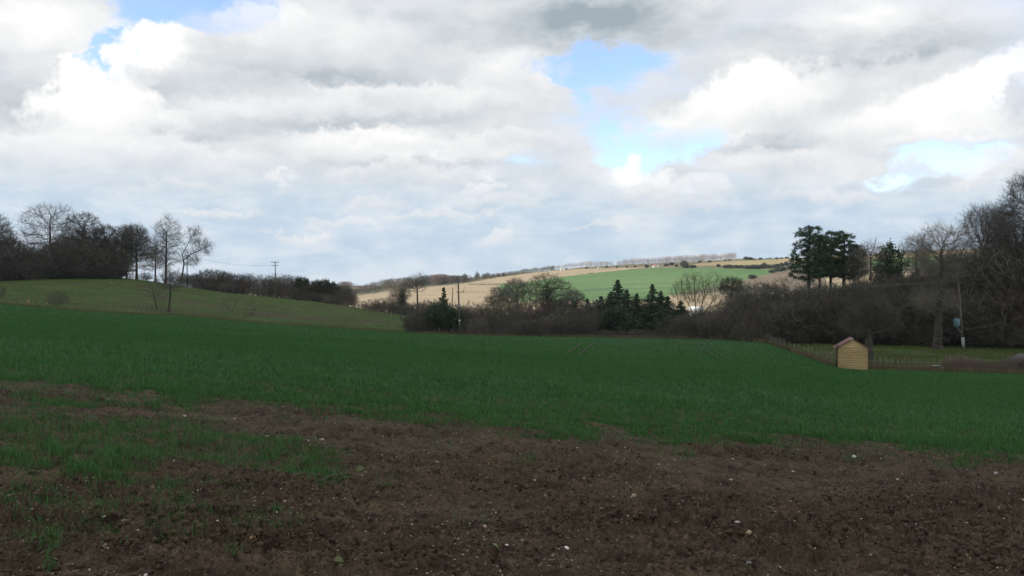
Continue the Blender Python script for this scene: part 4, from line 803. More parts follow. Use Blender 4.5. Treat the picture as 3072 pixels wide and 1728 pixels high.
for (u, v, h) in [(1940, 802, 8), (1960, 799, 6), (2000, 799, 8), (2015, 796, 9), (2030, 800, 7), (2052, 802, 20), (2060, 804, 12), (2075, 804, 9), (2085, 803, 8), (2100, 788, 7), (2130, 787, 6), (2155, 801, 9), (2178, 804, 9), (2190, 804, 10), (2205, 803, 8), (2213, 805, 10), (2225, 804, 9), (2240, 806, 11), (2255, 805, 10), (2268, 806, 12), (2280, 806, 11), (2292, 805, 17), (2310, 805, 10), (2330, 803, 11), (2345, 800, 12), (2360, 798, 14), (2375, 796, 12), (2240, 779, 9), (2252, 780, 8), (2262, 780, 5), (2282, 779, 6), (2300, 778, 4), (2310, 778, 5), (2330, 777, 5), (2345, 777, 5), (2360, 776, 6), (2188, 783, 5), (2175, 784, 6), (1760, 806, 5), (1700, 809, 5), (2318, 818, 10), (2335, 814, 14), (2350, 812, 12), (2370, 810, 14), (2390, 806, 14), (1820, 803, 5), (1850, 803, 5), (1880, 803, 5), (1905, 802, 5)]:
    lab = 'dark bush %s' % ('on the skyline right of the poplars' if v < 785 else 'at the top edge of the brown ploughed slope' if u > 2310 and v > 808 else 'above the right end of the green hill field' if u > 2140 else 'tallest in front of the poplars' if h == 20 else 'among scrub in front of the long poplar row' if u > 1930 else 'below the poplars at the edge of the stubble')
    far_put(rr.choice(BK), u, v, v - h, lab, G10, 1.2)
far_put(BK[1], 2258, 836, 824, 'lone dark bush on the corner between the green field and ploughed slope', G10, 1.3)
for i in range(46):
    u = rr.uniform(2420, 3090); vr = np.interp(u, [2400, 2600, 3072], [775, 764, 744]); v = vr + rr.choice([2, 14, 30, 38, 60, 75]) + rr.uniform(-2, 3)
    far_put(rr.choice(BK + [FK[2], FK[0]]), u, v, v - rr.uniform(6, 14), 'hillside bush seen between trunks of the right wood', 'bushes on the far hillside behind the right wood', 1.3)
for i in range(60):                                   # lower hillside and valley, seen through the bare hedge
    u = rr.uniform(1040, 2420); p = gpt(u, rr.uniform(340, 470)); k = rr.choice([FK[0], FK[2], BK[0], BK[2], FK[3]]); k.put(p, rr.uniform(3.5, 8), 'tree or bush down in the valley behind the hedge', 'valley trees behind the hedge', rr.uniform(0, 6.28), 1.2)

# ------------------------------------------------------------------ wooden field shelter
def shed():
    b = gpt(2554, 75.2); W, Dp, He, Hr = 2.36, 2.7, 2.0, 2.72
    t = thing('field_shelter', 'small yellow-brown wooden field shelter with a red roof at the crop edge', 'shelter', b, -math.radians(16.5))
    y0, y1 = -Dp / 2, Dp / 2; z0 = .10
    def gable(y, name):
        m = MB(); n = 13; bh = (He - z0) / n
        for i in range(n):                                   # overlapping boards up to the eaves
            z = z0 + i * bh; tilt = .012
            m.add([(-W / 2, y - .012 - tilt, z), (W / 2, y - .012 - tilt, z), (W / 2, y - .012, z + bh - .006), (-W / 2, y - .012, z + bh - .006), (-W / 2, y + .02, z), (W / 2, y + .02, z), (W / 2, y + .02, z + bh - .006), (-W / 2, y + .02, z + bh - .006)],
                  [(0, 1, 2, 3), (5, 4, 7, 6), (4, 5, 1, 0), (3, 2, 6, 7), (4, 0, 3, 7), (1, 5, 6, 2)])
        k = 5; gh = (Hr - .06 - He) / k
        for i in range(k):
            a, c = i / k, (i + 1) / k; w0, w1 = W / 2 * (1 - a), W / 2 * (1 - c) + .001; z = He + i * gh
            m.add([(-w0, y - .024, z), (w0, y - .024, z), (w1, y - .012, z + gh - .006), (-w1, y - .012, z + gh - .006), (-w0, y + .02, z), (w0, y + .02, z), (w1, y + .02, z + gh - .006), (-w1, y + .02, z + gh - .006)],
                  [(0, 1, 2, 3), (5, 4, 7, 6), (4, 5, 1, 0), (3, 2, 6, 7), (4, 0, 3, 7), (1, 5, 6, 2)])
        return m.build(name, M['board'], t)
    gable(y0, 'gable_wall'); gable(y1, 'gable_wall')
    m = MB()
    for i in range(13): m.box((W / 2 - .01, 0, z0 + .07 + i * (He - z0) / 13), (.03, Dp - .06, .14))
    m.build('side_wall', M['board'], t)
    MB().box((0, .04, .06), (W - .1, Dp - .2, .04)).build('floor_boards', M['timber_dark'], t)
    for y in (y0 + .07, 0, y1 - .07): MB().box((-W / 2 - .02, y, .06 + He / 2), (.09, .09, He - .1)).build('post', M['timber_post'], t)
    MB().box((-W / 2 - .24, y0 + .02, He / 2 - .02), (.06, .07, He - .16)).build('awning_post', M['timber_post'], t)
    MB().box((-W / 2 - .02, 0, He + .02), (.08, Dp - .1, .12)).build('eaves_beam', M['timber_dark'], t)
    sl = (Hr - He) / (W / 2)
    for s, over, nm in ((-1, .24, 'roof'), (1, .10, 'roof')):
        e = W / 2 + over; x0, z0r = 0, Hr + .02; x1, z1 = s * e, Hr + .02 - sl * e; m = MB(); nn = 26
        P = []
        for i in range(nn + 1):                               # corrugated sheet
            y = y0 - .10 + (Dp + .2) * i / nn; c = .012 * (i % 2)
            P += [(x0, y, z0r + c), (x1, y, z1 + c), (x0, y, z0r + c - .03), (x1, y, z1 + c - .03)]
        q = []
        for i in range(nn):
            a, b2 = 4 * i, 4 * i + 4; q += [(a, a + 1, b2 + 1, b2), (a + 2, b2 + 2, b2 + 3, a + 3), (a + 1, a + 3, b2 + 3, b2 + 1)]
        q += [(0, 2, 3, 1), (4 * nn, 4 * nn + 1, 4 * nn + 3, 4 * nn + 2)]
        m.add(P, q); m.build('roof_sheet', M['red_roof'], t)
    m = MB(); m.add([(-.34, y0 - .13, Hr - .17), (0, y0 - .13, Hr + .065), (.10, y0 - .13, Hr - .02), (-.34, y1 + .13, Hr - .17), (0, y1 + .13, Hr + .065), (.10, y1 + .13, Hr - .02)], [(0, 1, 4, 3), (1, 2, 5, 4)], [(0, 2, 1), (3, 4, 5)]); 
    MB().tube([(-.28, y0 - .12, Hr - .1), (0, y0 - .12, Hr + .05), (.02, y0 - .12, Hr + .04)], .028, 6).build('ridge_flashing', M['white'], t)
    for x, l in ((-.72, .75), (.86, .6)): MB().box((x, y0 - .06, .055), (l, .10, .07)).build('foundation_block', M['white'], t)
    for x in (-W / 2 + .1, W / 2 - .1): MB().box((x, 0, .02), (.12, Dp, .14)).build('skid', M['timber_dark'], t)
shed()
# ------------------------------------------------------------------ telegraph poles
def rotz(a): return np.array([[math.cos(a), -math.sin(a), 0], [math.sin(a), math.cos(a), 0], [0, 0, 1]])
def pole_thing(u, d, vtop, lean, label, arms, rz=0., top='pole', r0=.15, name='telegraph_pole', bracket=0):
    b = gpt(u, d); H = EYE - (vtop - CV) / F * d - b.z; t = thing(name, label, 'pole', b, rz, 'telegraph poles' if name == 'telegraph_pole' else None)
    MB().tube([(0, 0, -.3), (lean * .5, 0, H * .5), (lean, 0, H)], [r0, r0 * .86, r0 * .7], 10).build('pole', M[top], t)
    for (v, a0, a1, pins) in arms:
        z = EYE - (v - CV) / F * d - b.z; x = lean * z / H; arm = MB().box((x + (a0 + a1) / 2, -.16, z), (a1 - a0, .09, .11)).build('crossarm', M['pole_dark'], t)
        for p in pins: MB().tube([(x + p, -.16, z + .055), (x + p, -.16, z + .14), (x + p, -.16, z + .16), (x + p, -.16, z + .24), (x + p, -.16, z + .28)], [.02, .02, .07, .08, .03], 8).build('insulator', M['ceramic'], arm)
    return t, b, H
ta, ba, Ha = pole_thing(829, 238, 784, -.35, 'brown telegraph pole with two crossarms on the left pasture', [(787, -1.05, 1.05, (-1.0, -.4, .4, 1.0)), (797, -.9, .9, (-.6, .6)), (822, -1.0, .3, (-.9,))], top='pole')
tb, bb, Hb = pole_thing(561, 246, 763, .05, 'short dark pole behind the leaning bare tree on the crest', [(766, -.25, .25, ())], top='pole_dark', r0=.14)
tcx, bc, Hc = pole_thing(1380, 146.3, 846, -.32, 'near telegraph pole with a pale box in front of the stubble hill', [(876, -.35, .95, (.85,)), (858, -.18, .18, ())], top='pole', r0=.17)
for p0, p1 in (((-.35, Hc - 1.0), (-.75, Hc - .1)), ((.9, Hc - 1.6), (1.12, Hc - .3))): MB().tube([(p0[0] - .25, -.1, p0[1]), (p1[0] - .25, -.1, p1[1])], .018, 5).build('stay_rod', M['steel'], tcx)
zc = EYE - (918 - CV) / F * 146.3 - bc.z
bx = MB().box((-.1, -.26, zc), (.46, .34, .36)).box((-.1, -.26, zc + .2), (.52, .40, .05)).build('transformer_box', M['steel'], tcx)
MB().tube([(-.1, -.26, zc + .22), (-.1, -.26, zc + .45)], [.06, .04], 8).build('bushing', M['ceramic'], bx)
MB().box((-.08, -.20, EYE - (962 - CV) / F * 146.3 - bc.z), (.24, .03, .28)).build('warning_plate', M['white'], tcx)
MB().box((-.06, -.20, EYE - (972 - CV) / F * 146.3 - bc.z), (.2, .03, .2)).build('number_plate', M['steel'], tcx)
td, bd, Hd = pole_thing(2889, 100, 844, -.55, 'leaning transformer pole in front of the right-hand wood', [(846, -.85, .75, (-.75, .0, .65))], top='pole', r0=.15)
zt = EYE - (968 - CV) / F * 100 - bd.z; xt = -.55 * zt / Hd
tk = MB().tube([(xt - .58, -.16, zt - .46), (xt - .58, -.16, zt - .42), (xt - .58, -.16, zt + .42), (xt - .58, -.16, zt + .48)], [.25, .34, .34, .2], 14).build('transformer_tank', M['blue_grey'], td)
for q in (-.15, .15): MB().tube([(xt - .58 + q, -.16, zt + .44), (xt - .58 + q, -.16, zt + .72)], [.06, .035], 8).build('bushing', M['ceramic'], tk)
MB().tube([(xt - .62, -.16, zt - .44), (xt - .02, -.05, zt - 1.15)], .035, 6).build('support_strut', M['steel'], td)
z2 = EYE - (917 - CV) / F * 100 - bd.z; x2 = -.55 * z2 / Hd
MB().box((x2 - .62, -.12, z2), (1.25, .09, .09)).build('fuse_arm', M['pole'], td); MB().tube([(x2 - .45, -.12, z2 - .02), (x2 - .02, -.1, z2 - .5)], .03, 6).build('support_strut', M['steel'], td)
MB().tube([(x2 - .1, -.2, z2), (xt - .15, -.22, zt + .5), (xt - .04, -.2, zt - .4)], .02, 5).build('cable', M['wire'], td)
MB().tube([(-.04, -.17, .1), (-.12, -.17, 1.35)], [.19, .16], 10).build('cable_guard', M['steel'], td)
ts, bs, Hs = pole_thing(1354, 166, 862, .28, 'thin leaning post beside the near telegraph pole', [], top='pole_dark', r0=.10, name='leaning_post')
pole_thing(1483, 163, 872, 0, 'thin straight post standing out of the hedge before the stubble', [], top='pole_dark', r0=.07, name='hedge_post')
def wire(p, q, sag, r, label, cat='wire'):
    p, q = Vector(p), Vector(q); pts = []
    for i in range(41):
        t = i / 40; c = p.lerp(q, t); c.z -= sag * 4 * t * (1 - t); pts.append(tuple(c))
    tag(MB().tube(pts, r, 5).build('overhead_wire', M['wire'], None), label, 'wire', 'overhead wires')
pa = ba + Vector((-1.2, -.16, Ha - 1.05)); pb = bb + Vector((0, 0, Hb - .1))
wire(pb, pa, 1.1, .022, 'thin wire sagging from the crest pole to the pasture telegraph pole')
pd = bd + Vector((-1.2, -.16, Hd + .05)); pc = bc + Vector((.6, -.16, Hc - 1.5))
wire(pd, pc, .9, .013, 'upper long wire crossing the wood between the two nearer poles')
wire(pd + Vector((.75, 0, .05)), pc + Vector((-.9, 0, -.15)), 1.25, .011, 'lower long wire crossing the wood between the two nearer poles')
# ------------------------------------------------------------------ fences, gate, props, small buildings
def fence(us, dfun, hpost, label, wires=(.35, .7), r=.045, m='timber_post', jit=.15):
    P = [gpt(u, dfun(u)) for u in us]; o = P[0]; t = thing('wire_fence', label, 'fence', o); tops = []
    for p in P:
        q = p - o; l = rr.uniform(-.05, .05); h = hpost * rr.uniform(1 - jit, 1 + jit); MB().tube([(q.x, q.y, q.z - .25), (q.x + l, q.y, q.z + h)], [r, r * .9], 6).build('post', M[m], t); tops.append(np.array(q))
    for w in wires: MB().tube([a + [0, 0, hpost * w] for a in tops], .006, 4, False).build('wire_strand', M['steel'], t)
    return t
fence(range(2340, 2500, 14), lambda u: edge_d(u) + 2.6, 1.05, 'thin wire fence running down to the wooden shelter')
fence(range(2604, 2830, 18), lambda u: edge_d(u) + 3.5, 1.0, 'wire fence with thin weathered posts right of the wooden shelter', m='timber_post')
fence(range(1352, 2250, 34), lambda u: edge_d(u) + 1.6, 1.1, 'post and wire fence along the hedge at the foot of the crop', m='timber_dark')
fence(range(1095, 1216, 12), lambda u: 203, 1.25, 'row of dark fence posts where the pasture drops away', m='timber_dark', r=.07)
fence(range(-40, 460, 30), lambda u: edge_d(u) + 4.5, 1.0, 'faint wire fence along the foot of the left pasture', m='timber_dark', r=.04)
def hurdle(u0, u1, d, h, label, rails=4, m='steel', name='metal_hurdle', cat='hurdle'):
    a, b = gpt(u0, d), gpt(u1, d + .6); t = thing(name, label, cat, a); e = b - a
    for p in (Vector(), e * .5, e): MB().box((p.x, p.y, p.z + h / 2), (.07, .07, h + .1)).build('post', M[m], t)
    for i in range(rails):
        z = h * (.2 + .75 * i / (rails - 1)); MB().tube([(0, 0, z), (e.x, e.y, e.z + z)], .03, 6).build('rail', M[m], t)
hurdle(1222, 1254, 188, 1.3, 'grey metal hurdle left of the scraggly conifer, left panel', 5); hurdle(1256, 1292, 188, 1.25, 'grey metal hurdle left of the scraggly conifer, right panel', 5)
g0 = gpt(1319, 150.6); gt = thing('field_gate', 'low sagging wooden gate with a pale post beneath the scraggly conifer', 'gate', g0)
MB().box((-.05, 0, .5), (.13, .13, 1.15)).build('gate_post', M['timber_post'], gt)
for z, dz in ((.14, .12), (.45, .22), (.8, .3)): MB().tube([(0, 0, z), (1.7, .1, z + dz)], .035, 6).build('rail', M['timber_dark'], gt)
MB().tube([(0, 0, .75), (1.6, .08, .2)], .03, 6).build('brace', M['timber_dark'], gt)
def prop(u, d, pts, label):
    b = gpt(u, d); t = thing('timber_prop', label, 'timber prop', b, 0, 'pale timber props by the pasture fence')
    for p, q in pts: MB().tube([p, q], .07, 6).build('timber', M['prop'], t)
M['prop'] = mat('pale_timber', [(.26, .19, .09), (.36, .27, .14)], 3, 4, .9)
prop(84, 136, [((-.75, 0, 0), (.1, 0, 1.0)), ((.1, .1, -.05), (.1, .1, 1.05)), ((.12, 0, .9), (.3, -.2, .4))], 'pale A-shaped timber fence prop, left one on the pasture')
prop(136, 137, [((-.45, 0, -.05), (.45, 0, .95))], 'single slanting pale timber, right one by the round bush')
p = gpt(212, 139); o = link('pale_rock', stone_me[TN][0]); o.location = p + Vector((0, 0, .1)); o.scale = (.35, .3, .3); tag(o, 'low pale lump lying on the foot of the left pasture', 'rock')
b = gpt(2808, 76.5); t = thing('water_trough', 'low pale trough in the dry grass below the big bare oak', 'trough', b, .2)
MB().box((0, 0, .42), (.85, .4, .07)).build('rim', M['steel'], t); MB().box((0, 0, .2), (.74, .32, .38)).build('basin', M['timber_dark'], t)
p = gpt(131, 222); o = link('white_boulder', stone_me[W][1]); o.location = p + Vector((0, 0, .15)); o.scale = (.28, .28, .3); tag(o, 'tiny white lump at the foot of the left wood', 'rock')
for k, (u, v, l) in enumerate(((333, 850, 2.6), (375, 858, 1.6))):
    p = ground_at(u, v, 150, 229); a = .35; mm = MB()
    n = 14
    vs = []
    for i in range(n + 1):
        x = -l + 2 * l * i / n; yy = -x * 1.6; wv = .5 * math.sin(PI * i / n) * (1 + .4 * math.sin(i * 2.1)); 
        for s in (-1, 1): vs.append((p.x + x, p.y + yy + s * wv, hgt(p.x + x, p.y + yy + s * wv) + .07))
    mm.add(vs, [(2 * i, 2 * i + 2, 2 * i + 3, 2 * i + 1) for i in range(n)]); tag(mm.build('chalk_scrape', M['dry']), kind='structure')
def house(p, rz, W, L, He, Hr, label, wall, roof, name, cat, win=()):
    t = thing(name, label, cat, p, rz); m = MB()
    m.add([(-W / 2, -L / 2, -.5), (W / 2, -L / 2, -.5), (W / 2, -L / 2, He), (0, -L / 2, Hr), (-W / 2, -L / 2, He), (-W / 2, L / 2, -.5), (W / 2, L / 2, -.5), (W / 2, L / 2, He), (0, L / 2, Hr), (-W / 2, L / 2, He)],
          [(0, 5, 9, 4), (1, 2, 7, 6)], [(0, 1, 2), (0, 2, 4), (4, 2, 3), (6, 5, 7), (5, 9, 7), (9, 8, 7)]); m.build('walls', M[wall], t)
    s = (Hr - He) / (W / 2); e = W / 2 + .25; r = MB()
    for sg in (-1, 1):
        n = np.array([s * sg, 0, 1]) / math.hypot(s, 1) * .12; base = [np.array(q) for q in ((0, -L / 2 - .25, Hr + .01), (sg * e, -L / 2 - .25, Hr + .01 - s * e), (sg * e, L / 2 + .25, Hr + .01 - s * e), (0, L / 2 + .25, Hr + .01))]
        r.add([q + [0, 0, .004] for q in base] + [q + n for q in base], [(3, 2, 1, 0), (4, 5, 6, 7), (0, 1, 5, 4), (2, 3, 7, 6), (1, 2, 6, 5)])
    r.build('roof', M[roof], t)
    for (x, z, w, h) in win: MB().box((x, -L / 2 - .01, z), (w, .06, h)).build('doorway', M['timber_dark'], t)
house(gpt(3108, 77), .25, 2.6, 3, .9, 1.35, 'small dark hut with a grey roof at the right edge of the field', 'timber_dark', 'grey_roof', 'field_hut', 'hut', [(0, .5, .9, .9)])
house(gpt(2345, 127), 1.2, 3.0, 4.2, 1.6, 2.3, 'low dark shed with a grey roof hidden in the wood below the pines', 'timber_dark', 'grey_roof', 'wood_shed', 'shed', [(0, .9, 1, 1.4)])
b = gpt(2089, 330); zt = EYE - (920 - CV) / F * 330 - b.z
house(b, 1.45, 3.2, 5.0, zt * .72, zt, 'white building in the sun half hidden behind the fan-shaped tree', 'white', 'white', 'white_barn', 'barn', [(0, 1, 1.5, 2)])
p = ground_at(1966, 802, 485, 1300)
house(p, .3, 6.5, 5, 2.4, 4.0, 'red-roofed shed with a pale end on the far ridge below the poplars', 'white', 'red_bright', 'ridge_shed', 'shed', [(1, 1, 1.2, 1.8)]) if 'red_bright' in M else None
for (u, v, s, lab) in ((1687, 812, 4.2, 'small white box-like hut at the left end of the poplars'), (1797, 808, 2.8, 'tiny white hut on the stubble below the poplars')):
    house(ground_at(u, v, 485, 1300), .2, s, s, s * .75, s, lab, 'white', 'white', 'ridge_hut', 'hut', [(0, .8, .9, 1.6)])

# ------------------------------------------------------------------ sun, sky, cloud, air
SUN = Vector((-.74, -.26, .62)).normalized()
sd = bpy.data.lights.new('sun', 'SUN'); sd.energy = 2.3; sd.angle = math.radians(.5); sd.color = (1, .95, .86)
so = link('sun', sd); so.rotation_euler = SUN.to_track_quat('Z', 'Y').to_euler()
w = bpy.data.worlds.new('World'); SC.world = w; w.use_nodes = True
nt = w.node_tree; N = nt.nodes; L = nt.links; N.clear()
def sock(x, inp):
    if hasattr(x, 'is_output') or isinstance(x, bpy.types.NodeSocket): L.new(x, inp)
    else: inp.default_value = x
def math_(op, a, b=0., c=0., clamp=False):
    n = N.new('ShaderNodeMath'); n.operation = op; n.use_clamp = clamp
    for i, t in enumerate((a, b, c)): sock(t, n.inputs[i])
    return n.outputs[0]
def smooth(x, a, b):
    n = N.new('ShaderNodeMapRange'); n.interpolation_type = 'SMOOTHSTEP'; sock(x, n.inputs['Value']); n.inputs['From Min'].default_value = a; n.inputs['From Max'].default_value = b
    return n.outputs[0]
def noise(vec, scale, detail, rough=.55, dist=0., color=False):
    n = N.new('ShaderNodeTexNoise'); L.new(vec, n.inputs['Vector']); n.inputs['Scale'].default_value = scale; n.inputs['Detail'].default_value = detail; n.inputs['Roughness'].default_value = rough; n.inputs['Distortion'].default_value = dist
    return n.outputs['Color' if color else 'Fac']
def mixc(f, a, b):
    n = N.new('ShaderNodeMix'); n.data_type = 'RGBA'; sock(f, n.inputs['Factor'])
    for t, i in ((a, 'A'), (b, 'B')):
        if isinstance(t, tuple): n.inputs[i].default_value = (*t, 1)
        else: L.new(t, n.inputs[i])
    return n.outputs['Result']
def vmath(op, a, b=None):
    n = N.new('ShaderNodeVectorMath'); n.operation = op; sock(a, n.inputs[0])
    if b is not None: sock(b, n.inputs[1])
    return n.outputs[0]
sky = N.new('ShaderNodeTexSky'); sky.sky_type = 'NISHITA'; sky.sun_disc = False; sky.sun_elevation = math.asin(SUN.z); sky.sun_rotation = math.atan2(SUN.x, SUN.y); sky.air_density = 1.0; sky.dust_density = .6; sky.ozone_density = 1.6
tc = N.new('ShaderNodeTexCoord'); D = tc.outputs['Generated']
sp = N.new('ShaderNodeSeparateXYZ'); L.new(D, sp.inputs[0])
az = math_('ARCTAN2', sp.outputs[0], sp.outputs[1]); el = math_('ARCSINE', sp.outputs[2])
cb = N.new('ShaderNodeCombineXYZ'); L.new(az, cb.inputs[0]); L.new(el, cb.inputs[1]); AE = cb.outputs[0]
# cloud-deck coordinates: a flat layer seen in perspective towards the horizon
zz = math_('ADD', math_('MAXIMUM', sp.outputs[2], 0.), .055)
cd = N.new('ShaderNodeCombineXYZ'); L.new(math_('DIVIDE', sp.outputs[0], zz), cd.inputs[0]); L.new(math_('DIVIDE', sp.outputs[1], zz), cd.inputs[1]); DECK = cd.outputs[0]
# domain warp so cloud edges billow
st = N.new('ShaderNodeMapping'); st.inputs['Scale'].default_value = (1, 1.7, 1); L.new(AE, st.inputs[0])
wn = noise(st.outputs[0], 11, 9, .68, color=True)
wv = vmath('SUBTRACT', wn, (.5, .5, .5)); 
ws = N.new('ShaderNodeVectorMath'); ws.operation = 'MULTIPLY'; L.new(wv, ws.inputs[0]); ws.inputs[1].default_value = (.16, .075, 0); WAE = vmath('ADD', AE, ws.outputs[0])
def px_dir(u, v):
    x, z = (u - CU) / F, (CV - v) / F; r = math.sqrt(1 + x * x + z * z)
    return math.atan2(x, 1), math.asin(z / r)
def blobs(lst, base=0.):
    acc = base
    for (u, v, ru, rv, rot, amp) in lst:
        a, e = px_dir(u, v); mp = N.new('ShaderNodeMapping'); mp.vector_type = 'TEXTURE'; L.new(WAE, mp.inputs[0])
        mp.inputs['Location'].default_value = (a, e, 0); mp.inputs['Rotation'].default_value = (0, 0, math.radians(rot)); mp.inputs['Scale'].default_value = (ru / F * 1.3, rv / F * 1.3, 1)
        g = N.new('ShaderNodeTexGradient'); g.gradient_type = 'QUADRATIC_SPHERE'; L.new(mp.outputs[0], g.inputs[0])
        acc = math_('MULTIPLY_ADD', g.outputs['Fac'], amp, acc)
    return acc
n_big = noise(DECK, .55, 7, .58)
n_med = noise(st.outputs[0], 14, 8, .62)
st2 = N.new('ShaderNodeMapping'); st2.inputs['Scale'].default_value = (1, 3.6, 1); st2.inputs['Rotation'].default_value = (0, 0, .05); L.new(AE, st2.inputs[0])
n_str = noise(st2.outputs[0], 11, 8, .62, .6)
low = smooth(el, .16, .05)                        # towards the horizon the deck thins to pale haze
gaps = blobs([(580, 25, 215, 95, 0, -3.2), (325, 170, 125, 60, 38, -3.0), (1800, 190, 240, 62, 0, -2.3), (1700, 210, 100, 60, 0, -.9), (1740, 300, 90, 70, 50, -.6), (1840, 385, 100, 80, 40, -.75), (1985, 440, 175, 66, 8, -2.0), (1880, 470, 110, 50, 0, -.7), (2850, 472, 190, 44, 5, -1.5), (2640, 520, 110, 26, 0, -.7), (1560, 470, 130, 34, 0, -.5), (2700, 545, 120, 30, 0, -.35),
              (300, 300, 260, 230, 0, .6), (520, 160, 130, 90, 10, .9), (2260, 290, 260, 140, 10, .6), (1900, 535, 120, 50, 0, .9), (1500, 250, 200, 160, 0, .6), (1750, 50, 420, 100, 0, 1.), (2050, 340, 120, 60, 30, .6), (100, 60, 300, 110, 0, .6), (900, 250, 700, 250, 0, .4), (2600, 200, 500, 220, 0, .4), (1200, 450, 400, 120, 0, .4), (2350, 480, 250, 90, 0, .4)])
cover = math_('ADD', math_('MULTIPLY_ADD', n_big, 1.1, -.05), math_('ADD', gaps, math_('MULTIPLY', low, .30)))
alpha = smooth(cover, -.06, .60)
light = blobs([(480, 130, 170, 85, 20, 1.3), (260, 250, 90, 90, 0, .7), (310, 350, 200, 110, 0, .7), (420, 230, 100, 60, 30, .6), (770, 50, 120, 100, 0, .8), (950, 110, 300, 50, -5, .45), (2250, 265, 150, 100, 20, 1.2), (2080, 370, 260, 60, 12, .8), (2890, 320, 200, 105, 25, 1.3), (3030, 225, 110, 50, 35, .9), (1905, 535, 100, 52, 0, 1.3), (1120, 425, 320, 62, 0, .8), (150, 430, 300, 60, 0, .6), (1520, 220, 200, 80, 10, .55), (700, 320, 560, 45, 4, .6), (1350, 440, 260, 50, 5, .4), (2175, 432, 60, 32, 0, .7), (2530, 500, 110, 60, 0, .6), (2650, 340, 280, 55, 10, .6), (110, 70, 360, 110, 0, .7), (2600, 40, 460, 70, 0, .5), (2230, 485, 220, 36, 0, .5), (1450, 555, 60, 28, 20, .7), (860, 525, 30, 20, 30, .7), (2060, 560, 60, 36, 0, .6), (1480, 700, 90, 60, 0, .3), (880, 700, 140, 40, 0, .25), (3000, 480, 120, 55, 0, .6), (2800, 400, 300, 40, 4, .6),
               (1000, 235, 500, 62, 2, -.75), (480, 268, 140, 40, -8, -.6), (1780, 70, 460, 100, 0, -1.15), (2560, 205, 500, 85, 6, -.75), (2300, 435, 250, 45, 5, -.7), (1050, 365, 460, 32, 5, -.55), (600, 410, 420, 30, 0, -.35), (3055, 300, 60, 70, 0, -1.1), (50, 300, 160, 110, 0, -.45), (2850, 450, 160, 20, 4, -.6), (1250, 120, 330, 80, 0, -.4), (2300, 110, 300, 50, 0, -.25), (1200, 485, 500, 26, 0, -.4), (2700, 560, 300, 26, 0, -.25)], .56)
tone = math_('ADD', light, math_('ADD', math_('ADD', math_('MULTIPLY_ADD', n_med, .7, -.35), math_('MULTIPLY_ADD', n_str, .35, -.175)), math_('MULTIPLY_ADD', n_big, .3, -.15)))
# heaped cumulus banks, far ones first: crisp lit tops, soft grey bases
wb = noise(AE, 24, 10, .66, color=True); wb2 = N.new('ShaderNodeVectorMath'); wb2.operation = 'MULTIPLY'; L.new(vmath('SUBTRACT', wb, (.5, .5, .5)), wb2.inputs[0]); wb2.inputs[1].default_value = (.095, .062, 0)
wc = noise(AE, 6, 2, .5, color=True); wc2 = N.new('ShaderNodeVectorMath'); wc2.operation = 'MULTIPLY'; L.new(vmath('SUBTRACT', wc, (.5, .5, .5)), wc2.inputs[0]); wc2.inputs[1].default_value = (.10, .03, 0)
WB = vmath('ADD', vmath('ADD', AE, wb2.outputs[0]), wc2.outputs[0])
BANKS = [(1830, 668, 130, 16, 0, .9, .6, .55), (1320, 642, 160, 18, 2, .85, .6, .6), (1050, 662, 130, 20, 0, .9, .6, .6), (700, 652, 100, 20, 0, .95, .6, .65), (930, 712, 100, 22, 10, .95, .6, .65), (1480, 705, 66, 40, 20, 1.05, .7, .65), (1140, 610, 130, 26, 3, .9, .5, .5), (1510, 600, 140, 26, 3, .95, .55, .5), (480, 560, 200, 24, 0, .9, .5, .4), (2050, 610, 160, 24, 0, .9, .55, .45), (2450, 590, 160, 26, 0, .95, .6, .45),
         (1960, 590, 110, 36, 0, .9, .55, .7), (2010, 560, 75, 46, 0, 1.1, .6, .8), (1905, 532, 84, 48, 0, 1.5, .75, .95), (2110, 570, 60, 40, 0, .95, .55, .7), (1450, 553, 60, 24, 20, 1.15, .8, .55), (860, 522, 30, 18, 30, 1.15, .9, .5), (2990, 505, 140, 46, 10, .95, .5, .85), (2720, 505, 110, 34, 0, .75, .4, .8), (2535, 505, 78, 42, 0, 1.0, .55, .85), (2330, 490, 240, 42, 0, .85, .45, .75), (2180, 432, 50, 28, 0, 1.1, .6, .8),
         (2580, 300, 330, 90, 8, .85, .4, .6), (1540, 250, 150, 96, 8, .85, .45, .6), (990, 190, 400, 150, 0, .85, .22, .65), (800, 95, 130, 95, 0, 1.15, .6, .7), (1090, 330, 600, 72, 3, 1.0, .38, .75), (1500, 440, 280, 44, 4, .85, .45, .7), (1100, 445, 240, 62, 0, 1.15, .45, .85), (330, 470, 460, 62, 0, .95, .42, .7), (1220, 520, 240, 30, 0, .85, .45, .6),
         (500, 145, 125, 48, 18, 1.4, 1.15, .95), (395, 225, 75, 62, 20, 1.4, 1.2, .95), (255, 250, 66, 70, 0, 1.4, 1.15, .95), (290, 345, 150, 82, 10, 1.4, .75, .9), (640, 262, 270, 56, -2, .55, .25, .75), (2240, 340, 300, 110, 14, 1.35, .5, .9), (2250, 270, 130, 90, 20, 1.5, 1.0, .8), (2860, 360, 330, 100, 8, 1.3, .5, .85), (2930, 290, 190, 80, 25, 1.5, 1.1, .9), (3070, 300, 72, 80, 0, .45, .3, .85), (2300, 445, 200, 26, 3, .45, .3, .6)]
def mr(x, a, b, c, d, smooth_=False):
    n = N.new('ShaderNodeMapRange'); sock(x, n.inputs['Value']); n.interpolation_type = 'SMOOTHSTEP' if smooth_ else 'LINEAR'
    for i, t in enumerate((a, b, c, d)): n.inputs[1 + i].default_value = t
    return n.outputs[0]
extra = math_('MULTIPLY_ADD', n_med, .5, -.25)
